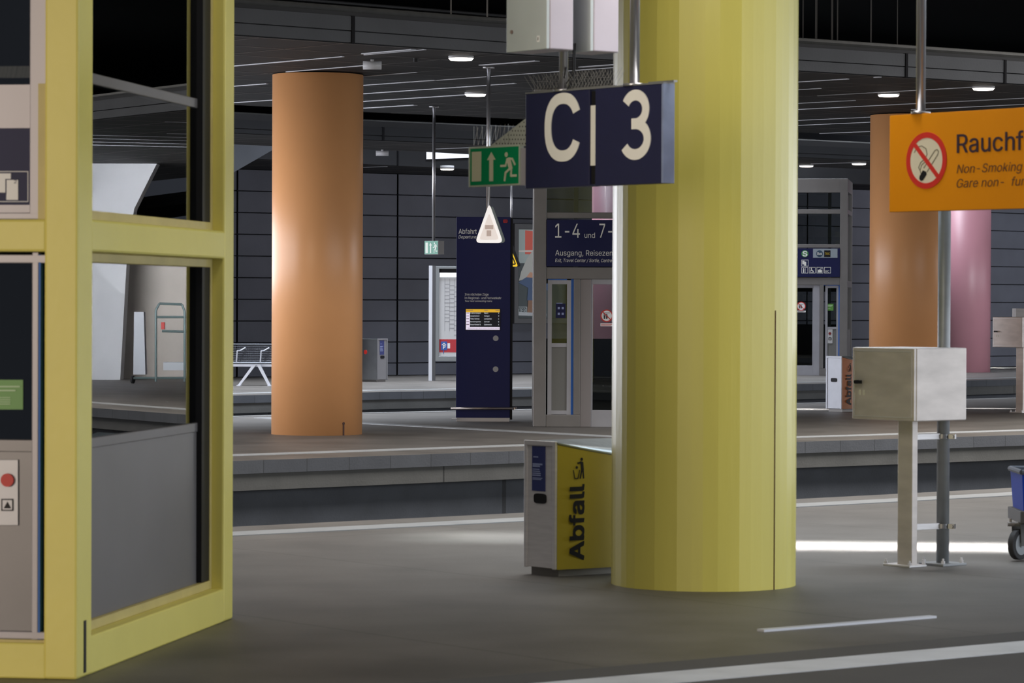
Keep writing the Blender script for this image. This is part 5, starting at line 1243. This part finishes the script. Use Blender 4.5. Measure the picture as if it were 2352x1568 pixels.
def fr_(x0, y0, x1, y1):
    for a in ((x0, y0, x1, y0 + 0.9), (x0, y1 - 0.9, x1, y1), (x0, y0, x0 + 0.9, y1), (x1 - 0.9, y0, x1, y1)): lq(mb, L2, *a, -0.016)
fr_(1841, 596.5, 1857, 611.5)
for k_ in range(4): fr_(1841 + 17.4 * k_, 613.5, 1856 + 17.4 * k_, 627.5)
lq(mb, L2, 1843, 598.5, 1848, 607, -0.016); lq(mb, L2, 1847, 601, 1852, 610, -0.018)
lq(mb, L2, 1844.5, 618, 1847.5, 626, -0.016); lq(mb, L2, 1844.8, 615.3, 1847.2, 617.4, -0.016); lq(mb, L2, 1850, 615, 1850.6, 626, -0.016)
mb.disc(AT(1863.5, 616.3, L2.y - 0.016), X, Z, 1.4 * k, -Y_ * 0.002, 10); mb.ring(AT(1864.2, 622.8, L2.y - 0.016), X, Z, 2.6 * k, 3.6 * k, -Y_ * 0.002, 18); mb.line(AT(1863.5, 617.5, L2.y - 0.016), X, Z, [(0, 0), (0.3 * k, -4 * k), (4 * k, -4.2 * k), (5.4 * k, -8 * k)], 1.2 * k, -Y_ * 0.002)
lq(mb, L2, 1878.5, 619.5, 1888, 625.5, -0.016); lq(mb, L2, 1882, 618.3, 1885, 619.4, -0.016); lq(mb, L2, 1884, 615.6, 1889.5, 616.4, -0.016)
mb.build('sign_pictograms', SIGNW, sB)
ltext(sB, L2, 'WC', 1895, 1904.7, 620.5, 625.5, SIGNW, -0.016)
tB.rotation_euler.z = -math.radians(8.3)
ringsign(tB, L2, 1839.2, 703, 10.3, 0.07, (1829.5, 713.3, 1849.5, 717))
mb = MB(); lq(mb, L2, 1897.5, 697.5, 1913, 713, 0.07); g_ = mb.build('green_sticker', GREENST, tB, label='green sticker on the lift glass')
mb = MB(); lq(mb, L2, 1900, 700.5, 1911, 702, 0.067); lq(mb, L2, 1900, 703.2, 1909, 704.2, 0.067); lq(mb, L2, 1900, 708, 1906, 709, 0.067); mb.build('sticker_lettering', MATS['pale_green_print'], g_)
mb = MB(); lq(mb, L2, 1899.5, 756, 1911, 788, 0.07, 0.01); c2 = mb.build('call_panel', mat('call_panel_light', (0.55, 0.55, 0.55, 1), 0.4, 0.3), tB)
MB().disc(AT(1905, 765.5, L2.y + 0.058), X, Z, 3.2 * k, -Y_ * 0.004, 20).build('red_button', mat('dark_red', (0.18, 0.01, 0.012, 1), 0.5), c2)
mb = MB(); lq(mb, L2, 1902, 774.5, 1908.5, 780.5, 0.058); mb.build('triangle_button', BLACK, c2)
mb = MB(); mb.poly(AT(1905.2, 779, L2.y + 0.055), X, Z, [(-2 * k, 0), (2 * k, 0), (0, 3 * k)], -Y_ * 0.002); mb.build('arrow_mark', WHITE, c2)

# ------------------------------------------------------------------ cleaning cart at the right edge
q = G(2336, 1287); kk = q.y / 7500
ct = thing('cleaning_cart', q + X * 0.4, 'blue tub cart on black casters cut off at the right edge', 'cart')
cx_, cy_ = AT(2339.5, 1250, q.y).x, q.y
GREYM = mat('cart_frame', (0.045, 0.042, 0.038, 1), 0.6)
zf = AT(2340, 1200, q.y).z; zf2 = AT(2340, 1172, q.y).z; zt5 = AT(2345, 1083, q.y).z
MB().box(V((AT(2338.5, 1180, q.y).x, cy_ - 0.1, zf)), X * 0.75, Y_ * 0.55, Z * (zf2 - zf)).build('frame', GREYM, ct, bevel=0.006)
x0 = AT(2348, 1170, q.y).x; xt = AT(2343, 1090, q.y).x
mb = MB(); b0 = [V((x0, cy_ - 0.05, zf2)), V((x0 + 0.62, cy_ - 0.05, zf2)), V((x0 + 0.62, cy_ + 0.4, zf2)), V((x0, cy_ + 0.4, zf2))]
t0 = [V((xt, cy_ - 0.08, zt5)), V((xt + 0.68, cy_ - 0.08, zt5)), V((xt + 0.68, cy_ + 0.43, zt5)), V((xt, cy_ + 0.43, zt5))]
for k in range(4): mb.quad(b0[k], b0[(k + 1) % 4], t0[(k + 1) % 4], t0[k])
mb.quad(*b0[::-1]); mb.build('tub', BLUEBIN, ct)
mb = MB(); r_ = 0.018
for k in range(4): mb.cyl(t0[k], t0[(k + 1) % 4], r_, n=8)
mb.build('rim', mat('tub_rim', (0.07, 0.08, 0.10, 1), 0.4), ct)
for ix, iy in ((0, 0), (1, 0), (0, 1), (1, 1)):
    c_ = V((cx_ + 0.62 * ix + 0.10 * iy, cy_ + 0.40 * iy, 0.108)); ax = (X * 0.75 - Y_ * 0.66).normalized(); hd = Z.cross(ax)
    ca = MB(); ca.cyl(c_ - ax * 0.022, c_ + ax * 0.022, 0.102, n=32); wh = ca.build('caster', RUBBER, ct, bevel=0.006, smooth=True)
    MB().cyl(c_ + ax * 0.0221, c_ + ax * 0.024, 0.070, n=28).cyl(c_ + ax * 0.024, c_ + ax * 0.03, 0.02, n=12).build('wheel_hub', mat('hub_grey', (0.30, 0.32, 0.34, 1), 0.4, 0.5), wh)
    mb = MB()
    for s_ in (-1, 1): mb.prism([c_ + ax * 0.03 * s_ + hd * a + Z * b for a, b in ((-0.02, -0.01), (0.02, -0.01), (0.075, 0.13), (-0.03, 0.13))], ax * 0.006 * s_)
    mb.box(c_ - ax * 0.036 - hd * 0.03 + Z * 0.12, ax * 0.072, hd * 0.105, Z * 0.014); mb.cyl(c_ + Z * 0.13, V((c_.x, c_.y, zf)), 0.014, n=10)
    mb.build('fork', mat('caster_fork', (0.09, 0.09, 0.085, 1), 0.5, 0.4), wh)
q2 = AT(2321, 1203, q.y)
MB().cyl(V((q2.x - 0.02, q2.y, q2.z)), V((q2.x + 0.08, q2.y, q2.z)), 0.016, n=10).cyl(q2, q2 + Z * 0.035, 0.008, n=8).build('brake_lever', mat('brake_metal', (0.24, 0.22, 0.20, 1), 0.5, 0.5), ct)
